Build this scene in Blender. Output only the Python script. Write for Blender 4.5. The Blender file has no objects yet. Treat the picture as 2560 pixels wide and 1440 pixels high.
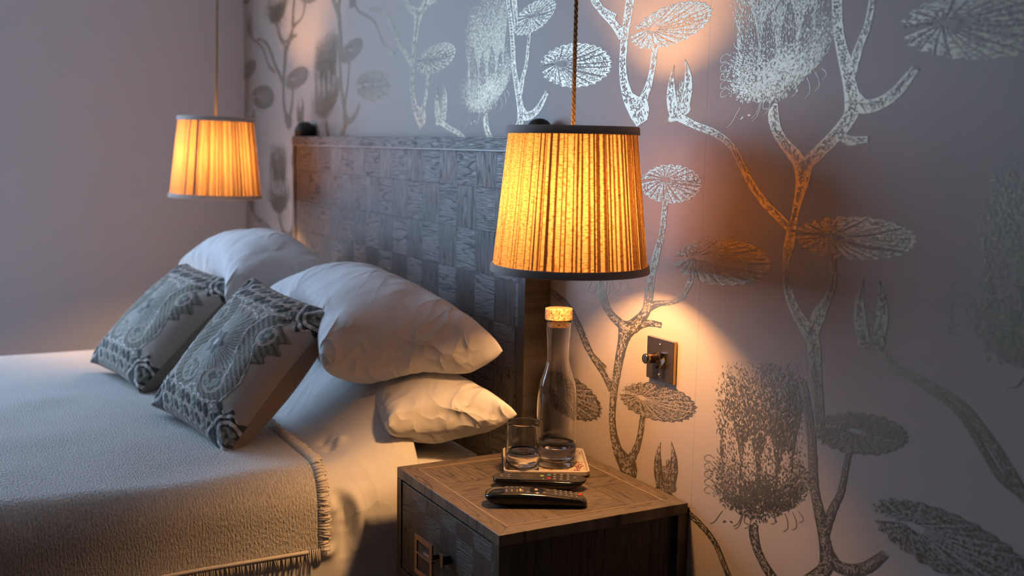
import bpy, bmesh, math, random
import numpy as np
from mathutils import Vector, Matrix
R_ = math.radians
rnd = random.Random(7)
sc = bpy.context.scene
C = sc.collection

# ------------------------------------------------------------------ camera
FPX = 2770.0; YAW = .502; PITCH = .1287; ROLL = .0176
CAM = np.array([0.0, 0.0, 1.2])
def _axes():
    a, p, r = YAW, PITCH, ROLL
    F = np.array([-math.cos(a), math.sin(a), 0]); Rt = np.array([math.sin(a), math.cos(a), 0]); U = np.array([0, 0, 1.])
    fw = F*math.cos(p)-U*math.sin(p); up = F*math.sin(p)+U*math.cos(p)
    return fw, Rt*math.cos(r)+up*math.sin(r), up*math.cos(r)-Rt*math.sin(r)
FW, RT, UP = _axes()
def ray(x, y): return FW+RT*((x-1280)/FPX)+UP*((720-y)/FPX)
def onX(x, y, X): r = ray(x, y); return CAM+r*(X/r[0])
def onY(x, y, Y): r = ray(x, y); return CAM+r*(Y/r[1])
def onZ(x, y, Z): r = ray(x, y); return CAM+r*((Z-CAM[2])/r[2])
cd = bpy.data.cameras.new('camera'); cam = bpy.data.objects.new('camera', cd); C.objects.link(cam)
cd.sensor_width = 36; cd.lens = FPX/2560*36; cd.clip_start = .05
M = Matrix(((RT[0], UP[0], -FW[0]), (RT[1], UP[1], -FW[1]), (RT[2], UP[2], -FW[2]))).to_4x4()
cam.matrix_world = Matrix.Translation(Vector(CAM)) @ M
cd.dof.use_dof = True; cd.dof.focus_distance = 1.9; cd.dof.aperture_fstop = 3.4
sc.camera = cam

# ------------------------------------------------------------------ world, light, exposure
vs = sc.view_settings
vs.view_transform = 'Standard'; vs.look = 'None'; vs.gamma = 1; vs.use_curve_mapping = False; vs.exposure = 0.0
w = bpy.data.worlds.new('world'); sc.world = w; w.use_nodes = True
w.node_tree.nodes['Background'].inputs[0].default_value = (.35, .45, .62, 1)
w.node_tree.nodes['Background'].inputs[1].default_value = .6
# daylight entering by the window in the left wall (just outside the frame, to the left)
WIN = dict(x=-4.163, y0=-1.60, y1=.16, z0=.86, z1=2.15)
WINDOW_W = 72.0
ld = bpy.data.lights.new('window_daylight', 'AREA'); ld.shape = 'RECTANGLE'
ld.size = WIN['y1']-WIN['y0']-.004; ld.size_y = WIN['z1']-WIN['z0']-.004
ld.energy = WINDOW_W; ld.color = (.48, .69, 1.0)
lo = bpy.data.objects.new('window_daylight', ld); C.objects.link(lo)
lo.location = (WIN['x']-.035, (WIN['y0']+WIN['y1'])/2, (WIN['z0']+WIN['z1'])/2)
lo.rotation_euler = (R_(90), 0, R_(-90))
BULB = 560.0      # emission strength of the lamp bulbs
BULB_COL = (1.0, .50, .18)
cy = sc.cycles
cy.use_denoising = True; cy.max_bounces = 9; cy.diffuse_bounces = 4; cy.glossy_bounces = 4
cy.transmission_bounces = 9; cy.transparent_max_bounces = 12
cy.sample_clamp_indirect = 4.0; cy.caustics_reflective = False; cy.caustics_refractive = True
cy.use_adaptive_sampling = True; cy.adaptive_threshold = .02

# ------------------------------------------------------------------ helpers
def link(name, me, mats=(), parent=None, smooth=False):
    o = bpy.data.objects.new(name, me); C.objects.link(o)
    for m in (mats if isinstance(mats, (list, tuple)) else [mats]): me.materials.append(m)
    if parent: o.parent = parent
    if smooth:
        me.shade_smooth()
    return o
def obj(name, bm, mats, parent=None, smooth=False, recalc=True):
    me = bpy.data.meshes.new(name)
    if recalc: bmesh.ops.recalc_face_normals(bm, faces=bm.faces)
    bm.to_mesh(me); bm.free()
    return link(name, me, mats, parent, smooth)
def tag(o, label=None, cat=None, group=None, kind=None):
    if label: o['label'] = label
    if cat: o['category'] = cat
    if group: o['group'] = group
    if kind: o['kind'] = kind
    return o
def thing(name, label, cat, loc=(0, 0, 0), rz=0, group=None):
    o = bpy.data.objects.new(name, None); C.objects.link(o); o.empty_display_size = .05
    o.location = loc; o.rotation_euler = (0, 0, rz)
    return tag(o, label, cat, group)
def box(bm, x0, x1, y0, y1, z0, z1, bev=0, mi=0):
    r = bmesh.ops.create_cube(bm, size=1)
    vs_ = r['verts']
    bmesh.ops.scale(bm, vec=(x1-x0, y1-y0, z1-z0), verts=vs_)
    bmesh.ops.translate(bm, vec=((x0+x1)/2, (y0+y1)/2, (z0+z1)/2), verts=vs_)
    fs = {f for v in vs_ for f in v.link_faces}
    for f in fs: f.material_index = mi
    if bev:
        es = list({e for v in vs_ for e in v.link_edges})
        bmesh.ops.bevel(bm, geom=es, offset=bev, segments=2, affect='EDGES', profile=.7)
def lathe(bm, prof, seg=48, cx=0, cy_=0, close=False, mi=0):
    rings = []
    for r, z in prof:
        if r < 1e-6: rings.append([bm.verts.new((cx, cy_, z))])
        else: rings.append([bm.verts.new((cx+r*math.cos(2*math.pi*i/seg), cy_+r*math.sin(2*math.pi*i/seg), z)) for i in range(seg)])
    prs = list(zip(rings, rings[1:]))
    if close: prs.append((rings[-1], rings[0]))
    for a, b in prs:
        for i in range(seg):
            j = (i+1) % seg
            if len(a) == 1 and len(b) == 1: continue
            if len(a) == 1: f = bm.faces.new((a[0], b[j], b[i]))
            elif len(b) == 1: f = bm.faces.new((a[i], a[j], b[0]))
            else: f = bm.faces.new((a[i], a[j], b[j], b[i]))
            f.material_index = mi
def tube(bm, pts, r, seg=8, mi=0, cap=True):
    pts = [Vector(p) for p in pts]; rings = []
    rr = r if isinstance(r, (list, tuple)) else [r]*len(pts)
    n = None
    for i, p in enumerate(pts):
        t = (pts[min(i+1, len(pts)-1)]-pts[max(i-1, 0)]).normalized()
        if n is None:
            n = t.orthogonal().normalized()
        n = (n-t*n.dot(t)).normalized(); b = t.cross(n)
        rings.append([bm.verts.new(p+(n*math.cos(2*math.pi*k/seg)+b*math.sin(2*math.pi*k/seg))*rr[i]) for k in range(seg)])
    for a, b in zip(rings, rings[1:]):
        for k in range(seg):
            f = bm.faces.new((a[k], a[(k+1) % seg], b[(k+1) % seg], b[k])); f.material_index = mi
    if cap:
        bm.faces.new(rings[0][::-1]).material_index = mi; bm.faces.new(rings[-1]).material_index = mi
def mesh_np(name, V, F, mats, parent=None, smooth=True, mi=None):
    me = bpy.data.meshes.new(name)
    V = np.asarray(V, np.float32); F = np.asarray(F, np.int32)
    me.vertices.add(len(V)); me.vertices.foreach_set('co', V.ravel())
    n = F.shape[1]
    me.loops.add(F.size); me.loops.foreach_set('vertex_index', F.ravel())
    me.polygons.add(len(F)); me.polygons.foreach_set('loop_start', np.arange(0, F.size, n, dtype=np.int32))
    if mi is not None: me.polygons.foreach_set('material_index', np.asarray(mi, np.int32))
    me.update(calc_edges=True); me.validate()
    return link(name, me, mats, parent, smooth)
def grid_faces(nu, nv, wrap=False):
    i = np.arange(nu-(0 if wrap else 1))[:, None]; j = np.arange(nv-1)[None]
    i2 = (i+1) % nu
    return np.stack([(i*nv+j), (i2*nv+j), (i2*nv+j+1), (i*nv+j+1)], -1).reshape(-1, 4)
def catmull(P, n=8):
    P = np.asarray(P, float); out = []
    Q = np.vstack([2*P[0]-P[1], P, 2*P[-1]-P[-2]])
    for i in range(1, len(Q)-2):
        for t in np.linspace(0, 1, n, endpoint=False):
            a, b, c, d = Q[i-1], Q[i], Q[i+1], Q[i+2]
            out.append(.5*((2*b)+(-a+c)*t+(2*a-5*b+4*c-d)*t*t+(-a+3*b-3*c+d)*t**3))
    out.append(P[-1]); return np.array(out)
def vnoise(x, y, seed=0):
    """smooth value noise, vectorised"""
    xi = np.floor(x).astype(int); yi = np.floor(y).astype(int); fx = x-xi; fy = y-yi
    fx = fx*fx*(3-2*fx); fy = fy*fy*(3-2*fy)
    def h(a, b):
        v = np.sin(a*127.1+b*311.7+seed*74.7)*43758.5453
        return v-np.floor(v)
    return (h(xi, yi)*(1-fx)+h(xi+1, yi)*fx)*(1-fy)+(h(xi, yi+1)*(1-fx)+h(xi+1, yi+1)*fx)*fy

# ------------------------------------------------------------------ materials
class NT:
    def __init__(s, name):
        s.m = bpy.data.materials.new(name); s.m.use_nodes = True; s.t = s.m.node_tree
        s.t.nodes.clear(); s.out = s.n('ShaderNodeOutputMaterial')
    def n(s, ty, ins=None, **kw):
        nd = s.t.nodes.new(ty)
        for k, v in kw.items(): setattr(nd, k, v)
        if ins:
            for k, v in ins.items():
                if isinstance(v, bpy.types.NodeSocket): s.t.links.new(v, nd.inputs[k])
                else: nd.inputs[k].default_value = v
        return nd
    def l(s, a, b): s.t.links.new(a, b)
    def math(s, op, a, b=0.0, c=0.0, clamp=False):
        nd = s.n('ShaderNodeMath', {0: a, 1: b, 2: c}, operation=op); nd.use_clamp = clamp; return nd.outputs[0]
    def mix(s, f, a, b):
        nd = s.t.nodes.new('ShaderNodeMix'); nd.data_type = 'RGBA'
        for i, v in ((0, f), (6, a), (7, b)):
            if isinstance(v, bpy.types.NodeSocket): s.t.links.new(v, nd.inputs[i])
            else: nd.inputs[i].default_value = v if i == 0 or len(v) == 4 else (*v, 1)
        return nd.outputs[2]
    def ramp(s, f, *stops):
        nd = s.n('ShaderNodeValToRGB', {0: f}); cr = nd.color_ramp
        while len(cr.elements) < len(stops): cr.elements.new(.5)
        for e, (p, c) in zip(cr.elements, stops): e.position = p; e.color = (*c, 1) if len(c) == 3 else c
        return nd.outputs[0]
    def bsdf(s, **kw):
        b = s.n('ShaderNodeBsdfPrincipled')
        for k, v in kw.items():
            k = {'col': 'Base Color', 'rough': 'Roughness', 'metal': 'Metallic', 'spec': 'Specular IOR Level', 'normal': 'Normal', 'coat': 'Coat Weight',
                 'coatr': 'Coat Roughness', 'sheen': 'Sheen Weight', 'trans': 'Transmission Weight', 'ior': 'IOR', 'emit': 'Emission Color', 'es': 'Emission Strength', 'sub': 'Subsurface Weight'}[k]
            if isinstance(v, bpy.types.NodeSocket): s.l(v, b.inputs[k])
            else: b.inputs[k].default_value = (*v, 1) if isinstance(v, tuple) and len(v) == 3 else v
        s.l(b.outputs[0], s.out.inputs[0]); return b
    def bump(s, h, strength=.3, dist=.002, normal=None):
        nd = s.n('ShaderNodeBump', {'Strength': strength, 'Distance': dist, 'Height': h})
        if normal: s.l(normal, nd.inputs['Normal'])
        return nd.outputs[0]
    def noise(s, vec, scale, detail=2, rough=.5, dist=0):
        return s.n('ShaderNodeTexNoise', {'Vector': vec, 'Scale': scale, 'Detail': detail, 'Roughness': rough, 'Distortion': dist}).outputs[0]
    def obj(s): return s.n('ShaderNodeTexCoord').outputs['Object']
    def xyz(s, v): return s.n('ShaderNodeSeparateXYZ', {0: v}).outputs
    def comb(s, x, y, z=0.0): return s.n('ShaderNodeCombineXYZ', {0: x, 1: y, 2: z}).outputs[0]
def plain(name, col, rough=.5, metal=0, spec=.5, **kw):
    t = NT(name); t.bsdf(col=col, rough=rough, metal=metal, spec=spec, **kw); return t.m

def wood(name, ax, cell=None, base=(.105, .083, .066), dark=(.018, .014, .012), rough=.42, bs=.35, contrast=1.0, el=4.0):
    """stained open-grained oak; ax = (along, across) object axes; cell = side of the parquet squares"""
    t = NT(name); c = t.xyz(t.obj()); a = c[ax[0]]; b = c[ax[1]]
    rv = 0.0
    if cell:
        ca = t.math('FLOOR', t.math('DIVIDE', a, cell)); cb = t.math('FLOOR', t.math('DIVIDE', b, cell))
        par = t.math('FLOORED_MODULO', t.math('ADD', ca, cb), 2.0)
        # the upright squares are two narrow strips each
        half = t.math('FLOOR', t.math('DIVIDE', a, cell/2))
        idx = t.math('ADD', t.math('MULTIPLY', t.math('ADD', t.math('MULTIPLY', ca, 1.0), t.math('MULTIPLY', t.math('SUBTRACT', half, ca), t.math('MULTIPLY', par, 1.7))), 3.17), t.math('MULTIPLY', cb, 7.31))
        rv = t.n('ShaderNodeTexWhiteNoise', {'W': idx}, noise_dimensions='1D').outputs[0]
        ipar = t.math('SUBTRACT', 1.0, par)
        al = t.math('ADD', t.math('MULTIPLY', a, ipar), t.math('MULTIPLY', b, par))
        ac = t.math('ADD', t.math('MULTIPLY', b, ipar), t.math('MULTIPLY', a, par))
        al = t.math('ADD', al, t.math('MULTIPLY', rv, 9.0)); ac = t.math('ADD', ac, t.math('MULTIPLY', rv, 5.0))
        # joint lines
        fa = t.math('ABSOLUTE', t.math('SUBTRACT', t.math('FRACT', t.math('DIVIDE', a, cell)), .5))
        fb = t.math('ABSOLUTE', t.math('SUBTRACT', t.math('FRACT', t.math('DIVIDE', b, cell)), .5))
        joint = t.math('GREATER_THAN', t.math('MAXIMUM', fa, fb), .491)
    else: al, ac = a, b
    v1 = t.comb(t.math('MULTIPLY', al, el), t.math('MULTIPLY', ac, 22.0))
    big = t.noise(v1, 1.0, 2, .5, .4)
    rings = t.math('FRACT', t.math('MULTIPLY', t.math('ADD', big, t.math('MULTIPLY', ac, 1.2)), 11.0))
    ringl = t.ramp(rings, (0, (1, 1, 1)), (.22, (.25, .25, .25)), (.5, (0, 0, 0)), (.93, (.0, .0, .0)), (1.0, (1, 1, 1)))
    v2 = t.comb(t.math('MULTIPLY', al, 26.0), t.math('MULTIPLY', ac, 520.0))
    pores = t.ramp(t.noise(v2, 1.0, 3, .6), (.42, (0, 0, 0)), (.62, (1, 1, 1)))
    pf = t.math('MULTIPLY', pores, .55)
    g = t.math('MAXIMUM', t.math('MULTIPLY', ringl, t.math('ADD', pores, .45), clamp=True), pf, clamp=True)
    g = t.math('MULTIPLY', g, contrast, clamp=True)
    col = t.mix(g, base, dark)
    if cell:
        hs = t.n('ShaderNodeHueSaturation', {'Value': t.math('ADD', .82, t.math('MULTIPLY', rv, .34)), 'Color': col}); col = t.mix(joint, hs.outputs[0], dark)
    h = t.math('SUBTRACT', 1.0, g)
    if cell: h = t.math('SUBTRACT', h, t.math('MULTIPLY', joint, 1.5))
    t.bsdf(col=col, rough=t.math('ADD', rough, t.math('MULTIPLY', g, .25)), normal=t.bump(h, bs, .0012), spec=.6)
    return t.m

def cloth(name, col, scale=900, bs=.12, rough=.85, sheen=.25, slub=.04, wr=0.0):
    t = NT(name); o = t.obj()
    c = t.xyz(o)
    n1 = t.noise(o, scale, 2); n2 = t.noise(o, 35, 3)
    f = t.math('MULTIPLY', t.math('SUBTRACT', n2, .5), slub*6)
    cc = t.mix(t.math('ADD', .5, f, clamp=True), tuple(x*(1-slub) for x in col), tuple(min(1, x*(1+slub)) for x in col))
    nb = t.bump(n1, bs, .0006)
    if wr:
        hs = None
        for an, st, sc_ in ((.5, 5.5, 3.2), (-.9, 4.5, 4.5), (1.4, 6.5, 2.6)):
            ca, sa = math.cos(an), math.sin(an)
            u_ = t.math('ADD', t.math('MULTIPLY', c[0], ca*sc_), t.math('MULTIPLY', c[1], sa*sc_))
            v_ = t.math('ADD', t.math('MULTIPLY', c[0], -sa*sc_*st), t.math('MULTIPLY', c[1], ca*sc_*st))
            nn = t.noise(t.comb(u_, v_, t.math('MULTIPLY', c[2], sc_*st*.6)), 1.0, 1.5, .4, .3)
            rg = t.math('POWER', t.math('SUBTRACT', 1.0, t.math('ABSOLUTE', t.math('MULTIPLY', t.math('SUBTRACT', nn, .5), 5.0)), clamp=True), 2.0)
            hs = rg if hs is None else t.math('ADD', hs, rg)
        msk = t.ramp(t.noise(o, 7, 1), (.42, (.1, .1, .1)), (.62, (1, 1, 1)))
        nb = t.bump(t.math('MULTIPLY', hs, msk), wr, .006, nb)
    t.bsdf(col=cc, rough=rough, sheen=sheen, normal=nb, spec=.25)
    return t.m

m_wall = None
t = NT('left_wall_paint'); o_ = t.obj()
t.bsdf(col=(.74, .75, .80), rough=.75, normal=t.bump(t.noise(o_, 260, 3), .12, .001), spec=.3); m_wall = t.m
t = NT('wallpaper_ground'); o_ = t.obj(); c_ = t.xyz(o_)
wv = t.noise(t.comb(t.math('MULTIPLY', c_[0], 500.), t.math('MULTIPLY', c_[2], 900.)), 1.0, 2)
seam = t.math('LESS_THAN', t.math('ABSOLUTE', t.math('SUBTRACT', t.math('FLOORED_MODULO', t.math('ADD', c_[0], 1.425), .925), .0007)), .0009)
t.bsdf(col=t.mix(seam, t.mix(wv, (.405, .34, .295), (.475, .405, .355)), (.33, .3, .28)), rough=.52, spec=.45, normal=t.bump(wv, .10, .0006)); m_ground = t.m
t = NT('wallpaper_metallic_ink')
t.bsdf(col=(.31, .265, .195), rough=.38, metal=.88); m_ink = t.m
m_ceil = plain('ceiling_paint', (.48, .46, .44), .9)
m_floor = wood('floor_boards', (1, 0), None, (.16, .11, .075), (.05, .03, .02), .5)
m_white = plain('window_white_paint', (.75, .75, .74), .4)
W_HB = .0925
m_parq = wood('dark_oak_parquet', (0, 2), W_HB, base=(.185, .170, .160), dark=(.022, .020, .020), rough=.36, bs=.42, contrast=1.2, el=2.4)
m_oakx = wood('dark_oak_along_x', (0, 2), base=(.185, .168, .155), dark=(.022, .019, .018), rough=.36, bs=.42, contrast=1.2, el=2.4)
m_oakz = wood('dark_oak_upright', (2, 0), el=.7, base=(.10, .088, .078), dark=(.02, .016, .014), rough=.4, bs=.5)
m_oakzy = wood('dark_oak_upright_side', (2, 1), el=.7, base=(.10, .082, .066), dark=(.02, .015, .012), rough=.42, bs=.5)
m_topc = wood('nightstand_top_parquet', (0, 1), .13, contrast=1.05, el=2.6, base=(.15, .112, .08), dark=(.035, .025, .018), rough=.4, bs=.4)
m_topx = wood('nightstand_border_x', (0, 1), base=(.15, .112, .08), dark=(.035, .025, .018), rough=.42)
m_topy = wood('nightstand_border_y', (1, 0), base=(.15, .112, .08), dark=(.035, .025, .018), rough=.42)
m_door = wood('nightstand_door_parquet', (0, 2), .062, base=(.07, .058, .048), dark=(.012, .01, .008), rough=.42, bs=.5)
m_sheet = cloth('white_cotton', (.82, .81, .80), 1300, .05, sheen=.15, slub=.01, wr=.22)
m_pil = cloth('white_pillowcase_cotton', (.82, .81, .81), 1300, .05, sheen=.15, slub=.01, wr=.75)

# ------------------------------------------------------------------ room
YW = 1.131; XL = -4.163; XR = 2.6; YF = -3.0; ZC = 2.45
def struct(name, bm, m): return tag(obj(name, bm, m), kind='structure')
bm = bmesh.new(); box(bm, XL-.15, XR+.15, YF-.15, YW+.15, -.1, 0); struct('floor', bm, m_floor)
bm = bmesh.new(); box(bm, XL-.15, XR+.15, YF-.15, YW+.15, ZC, ZC+.1); struct('ceiling', bm, m_ceil)
bm = bmesh.new(); box(bm, XR, XR+.15, YF-.15, YW+.15, 0, ZC); struct('wall_right', bm, plain('dim_wall_paint', (.22, .19, .17), .8))
bm = bmesh.new(); box(bm, XL, XR, YF-.15, YF, 0, ZC); struct('wall_front', bm, bpy.data.materials['dim_wall_paint'])
bm = bmesh.new(); a = WIN
box(bm, XL-.15, XL, YF, a['y0'], 0, ZC); box(bm, XL-.15, XL, a['y1'], YW+.15, 0, ZC)
box(bm, XL-.15, XL, a['y0'], a['y1'], 0, a['z0']); box(bm, XL-.15, XL, a['y0'], a['y1'], a['z1'], ZC)
struct('wall_left', bm, m_wall)
bm = bmesh.new()
for y0, y1, z0, z1 in ((a['y0'], a['y0']+.05, a['z0'], a['z1']), (a['y1']-.05, a['y1'], a['z0'], a['z1']), (a['y0'], a['y1'], a['z0'], a['z0']+.05),
                       (a['y0'], a['y1'], a['z1']-.05, a['z1']), ((a['y0']+a['y1'])/2-.02, (a['y0']+a['y1'])/2+.02, a['z0'], a['z1'])):
    box(bm, XL-.03, XL+.012, y0, y1, z0, z1, .003)
wn = struct('window_1', bm, m_white)

# ---- the papered wall: ground plus the printed metallic drawing, one mesh
V = []; F4 = []; MI = []
def quad(p, mi, dy):
    n = len(V)
    for x, z in p: V.append((x, YW-dy, z))
    F4.append((n, n+1, n+2, n+3)); MI.append(mi)
DZ = .64
TILE = {'quads': []}
KSRC = [0]      # which repeat across the wall a motif is measured on
def wpt(px, py, m):
    P = onY(px, py, YW)
    return (P[0] if KSRC[0] == 0 else (P[0]+.925+1.25)/1.02-1.25), P[2]-DZ*m
def tq(pts, mi, lay, m):
    TILE['quads'].append((np.array([wpt(x, y, m) for x, y in pts]), mi, lay))
def stem(pts, wd, m, fleck=True, ends=True):
    """ribbon traced on the wall; wd widths"""
    P = np.array([(x, y, w_) for (x, y), w_ in zip(pts, wd)], float); Q = catmull(P, 7)
    T = np.gradient(Q[:, :2], axis=0); T /= np.linalg.norm(T, axis=1)[:, None]+1e-9; N = np.stack([-T[:, 1], T[:, 0]], 1)
    jit = np.array([rnd.uniform(.93, 1.07) for _ in Q])
    A = Q[:, :2]+N*(Q[:, 2:]/2*jit[:, None]); B = Q[:, :2]-N*(Q[:, 2:]/2)
    for i in range(len(Q)-1): tq([A[i], A[i+1], B[i+1], B[i]], 1, 1, m)
    if fleck:
        L = np.r_[0, np.cumsum(np.linalg.norm(np.diff(Q[:, :2], axis=0), axis=1))]
        n = int(L[-1]*Q[:, 2].mean()/26)
        for _ in range(n):
            s = rnd.uniform(0, L[-1]); i = min(int(np.searchsorted(L, s)), len(Q)-1)
            o = rnd.triangular(-.42, .42, -.12)
            if rnd.random() < .25: o = rnd.uniform(-.42, .42)
            c = Q[i, :2]+N[i]*Q[i, 2]*o+T[i]*rnd.uniform(-3, 3)
            an = rnd.gauss(0, .5); d = T[i]*math.cos(an)+N[i]*math.sin(an); e = np.array([-d[1], d[0]])
            l = rnd.uniform(2.2, 5.5); w_ = rnd.uniform(.6, 1.25)
            tq([c-d*l, c+e*w_, c+d*l, c-e*w_], 0, 2, m)
def leaf(cx, cy, rx, ry, tilt, hx, hy, m, nr=22, notch=180., gap=16.):
    ct, st_ = math.cos(R_(tilt)), math.sin(R_(tilt))
    def ell(phi, k=1.0):
        x, y = rx*k*math.cos(phi), ry*k*math.sin(phi); return np.array([cx+x*ct-y*st_, cy+x*st_+y*ct])
    H = np.array([hx, hy], float)
    a0 = R_(notch+gap/2); a1 = R_(notch+360-gap/2); ph = np.linspace(a0, a1, nr+1)
    for i in range(nr):
        p0, p1 = ell(ph[i], 1.0), ell(ph[i+1], rnd.uniform(.97, 1.03)); pm = ell((ph[i]+ph[i+1])/2, .92)
        sw = rnd.uniform(.02, .07)
        def rib(p, s, off):
            d = p-H; n = np.array([-d[1], d[0]]); return H+d*s+n*(sw*math.sin(s*math.pi))+n/np.linalg.norm(n)*off
        S = np.linspace(.12, 1, 6); g = .95
        for a, b in zip(S, S[1:]):
            pmf = lambda s: H+(pm-H)*s+np.array([-(pm-H)[1], (pm-H)[0]])*(sw*math.sin(s*math.pi))
            tq([rib(p0, a, g), rib(p0, b, g), pmf(b), pmf(a)], 1, 1, m)
            tq([pmf(a), pmf(b), rib(p1, b, -g), rib(p1, a, -g)], 1, 1, m)
        area = abs(np.cross(p0-H, p1-H))/2
        for _ in range(int(area/11)):
            s = math.sqrt(rnd.uniform(.05, .93)); u = rnd.betavariate(1.3, 2.0)
            c = H+((p0*(1-u)+p1*u)-H)*s*.96; d = (p1-p0)/max(1e-6, np.linalg.norm(p1-p0)); d = d+np.array([rnd.gauss(0, .4), rnd.gauss(0, .4)])
            d /= np.linalg.norm(d); e = np.array([-d[1], d[0]]); l = rnd.uniform(1.3, 3.4); w_ = rnd.uniform(.5, 1.1)
            tq([c-d*l, c+e*w_, c+d*l, c-e*w_], 0, 2, m)
def whisker(P, m, w_=1.3):
    Q = catmull(P, 5); T = np.gradient(Q, axis=0); T /= np.linalg.norm(T, axis=1)[:, None]; N = np.stack([-T[:, 1], T[:, 0]], 1)
    for i in range(len(Q)-1): tq([Q[i]+N[i]*w_/2, Q[i+1]+N[i+1]*w_/2, Q[i+1]-N[i+1]*w_/2, Q[i]-N[i]*w_/2], 1, 1, m)
def protea(bx, by, W, H, m, n=9500):
    """thistle-like head standing on (bx, by): fuzzy calyx, long petals left open between dense hatching"""
    petals = [(-.46, .62, .12, .95, -.10), (-.30, .50, .13, .80, -.04), (-.13, .42, .105, .62, .0), (.06, .43, .105, .64, .02), (.23, .40, .09, .52, .03), (.40, .52, .13, .86, .08)]
    def dens(u, v):     # u across -.5..+.5 (of W), v up 0..1 (of H)
        half = float(np.interp(v, [0, .04, .1, .2, .32, .42, .5, .6, .8, 1], [.06, .2, .38, .5, .53, .47, .42, .43, .45, .40]))
        e = abs(u)/half
        if e > 1.12: return 0, 0
        d = 1.0 if v < .42 else max(0, 1-((v-.42)/.60)**1.6)
        if e > .80: d *= max(0, (1.12-e)/.32)**1.3
        if v < .1: d *= .3+v*7
        inp = 0
        for (pc, base, hw, top, lean) in petals:
            z0 = .17; z1 = top*.78+.05
            if z0 < v < z1:
                s = (v-z0)/(z1-z0); c = pc+lean*s; wd = hw*math.sin(math.pi*min(1, .15+s*.85))**.7*.8
                k = abs(u-c)/max(wd, 1e-4)
                if k < 1: inp = max(inp, s); 
                if .90 < k < 1.15 and s > .25: return min(1, 1.5*d+.25), 0
        if inp: d *= max(.22, 1-inp*2.0)
        return d, inp
    kx, ky = W, H
    c = 0; tries = 0
    while c < n and tries < n*12:
        tries += 1
        u = rnd.uniform(-.62, .62); v = rnd.uniform(0, 1)
        d, inp = dens(u, v)
        if rnd.random() > d: continue
        c += 1
        X = bx+u*kx+ (v-.2)*0; Y = by-v*ky
        if v < .38:
            an = math.atan2(-(v+.05)*ky*.5, u*kx*1.3); an = -math.pi/2*.55+an*.45+rnd.gauss(0, .35) if abs(u) < .3 else an*.7-math.pi/2*.3+rnd.gauss(0, .4)
        else: an = -math.pi/2+rnd.gauss(0, .22)+u*.5
        l = rnd.uniform(1.8, 4.6); w_ = rnd.uniform(.55, 1.15)
        dd = np.array([math.cos(an), math.sin(an)]); e = np.array([-dd[1], dd[0]]); p = np.array([X, Y])
        tq([p-dd*l, p+e*w_, p+dd*l, p-e*w_], 1, 1, m)
    # solid heart of the calyx
    for _ in range(260):
        u = rnd.gauss(0, .17); v = abs(rnd.gauss(.17, .06)); p = np.array([bx+u*kx, by-v*ky]); an = rnd.uniform(0, 3.14); dd = np.array([math.cos(an), math.sin(an)]); e = np.array([-dd[1], dd[0]])
        tq([p-dd*5, p+e*2.2, p+dd*5, p-e*2.2], 1, 1, m)
    for s in range(9):
        a = rnd.uniform(-.42, .42); x0 = bx+a*kx; y0 = by-ky*(.03+.10*abs(a)); L = rnd.uniform(22, 48); sg = rnd.choice((-1, 1))
        whisker([(x0, y0), (x0+a*26, y0+L*.45), (x0+a*40+sg*4, y0+L*.85), (x0+a*40+sg*14, y0+L)], m)
    for sd in (-1, 1):
        for q in range(5):
            y0 = by-ky*(.2+.05*q); x0 = bx+sd*kx*.5
            whisker([(x0, y0), (x0+sd*10, y0-9), (x0+sd*22, y0-4), (x0+sd*20, y0+6), (x0+sd*8, y0+8)], m, 1.0)
def bud(bx, by, W, H, m):
    """small closed bud with two long tips"""
    for sg in (-1, 1):
        pts = []; wd = []
        for s in np.linspace(0, 1, 9):
            pts.append((bx+sg*W*(.20+.22*math.sin(s*math.pi*.8))*(1-.25*s), by-H*(.10+.9*s))); wd.append(W*(.42*math.sin(math.pi*(.28+.70*s))**1.0*(1-.25*s)+.01))
        stem(pts, wd, m)
    for _ in range(330):
        v = rnd.betavariate(1.1, 1.9); u = rnd.uniform(-.42, .42); p = np.array([bx+u*W, by-H*(.06+.62*v)]); an = -math.pi/2+rnd.gauss(0, .25); dd = np.array([math.cos(an), math.sin(an)]); e = np.array([-dd[1], dd[0]])
        l = rnd.uniform(2, 6)
        tq([p-dd*l, p+e*.9, p+dd*l, p-e*.9], 1, 1, m)
    for _ in range(110):
        an = rnd.uniform(-.3, math.pi+.3); p = np.array([bx+math.cos(an)*W*.40, by-H*.08+math.sin(an)*H*.07]); an += rnd.gauss(0, .4); dd = np.array([math.cos(an), math.sin(an)]); e = np.array([-dd[1], dd[0]])
        tq([p-dd*5, p+e*1.1, p+dd*5, p-e*1.1], 1, 1, m)

# system 1 (beside the switch plate)
stem([(1577, 1200), (1570, 1165), (1545, 1125), (1532, 1067), (1533, 1004), (1540, 950), (1550, 892), (1559, 850), (1570, 815)], [26, 44, 24, 17, 17, 19, 22, 28, 52], 0)
stem([(1574, 822), (1548, 806), (1521, 776), (1506, 737), (1499, 700)], [34, 22, 18, 18, 8], 0)
stem([(1566, 826), (1592, 806), (1616, 775), (1623, 733), (1629, 692), (1640, 640), (1655, 585), (1661, 530), (1664, 500)], [38, 30, 22, 22, 17, 17, 14, 13, 12], 0)
stem([(1612, 790), (1622, 768), (1650, 758), (1683, 755), (1706, 741), (1722, 712), (1732, 685)], [10, 24, 14, 12, 12, 14, 14], 0)
stem([(1584, 828), (1600, 812), (1626, 808), (1654, 813)], [16, 22, 16, 14], 0)
stem([(1531, 975), (1510, 935), (1480, 888), (1462, 846), (1442, 802), (1417, 760), (1388, 735), (1362, 718), (1345, 712)], [18, 14, 13, 12, 12, 12, 12, 13, 14], 0)
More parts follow.
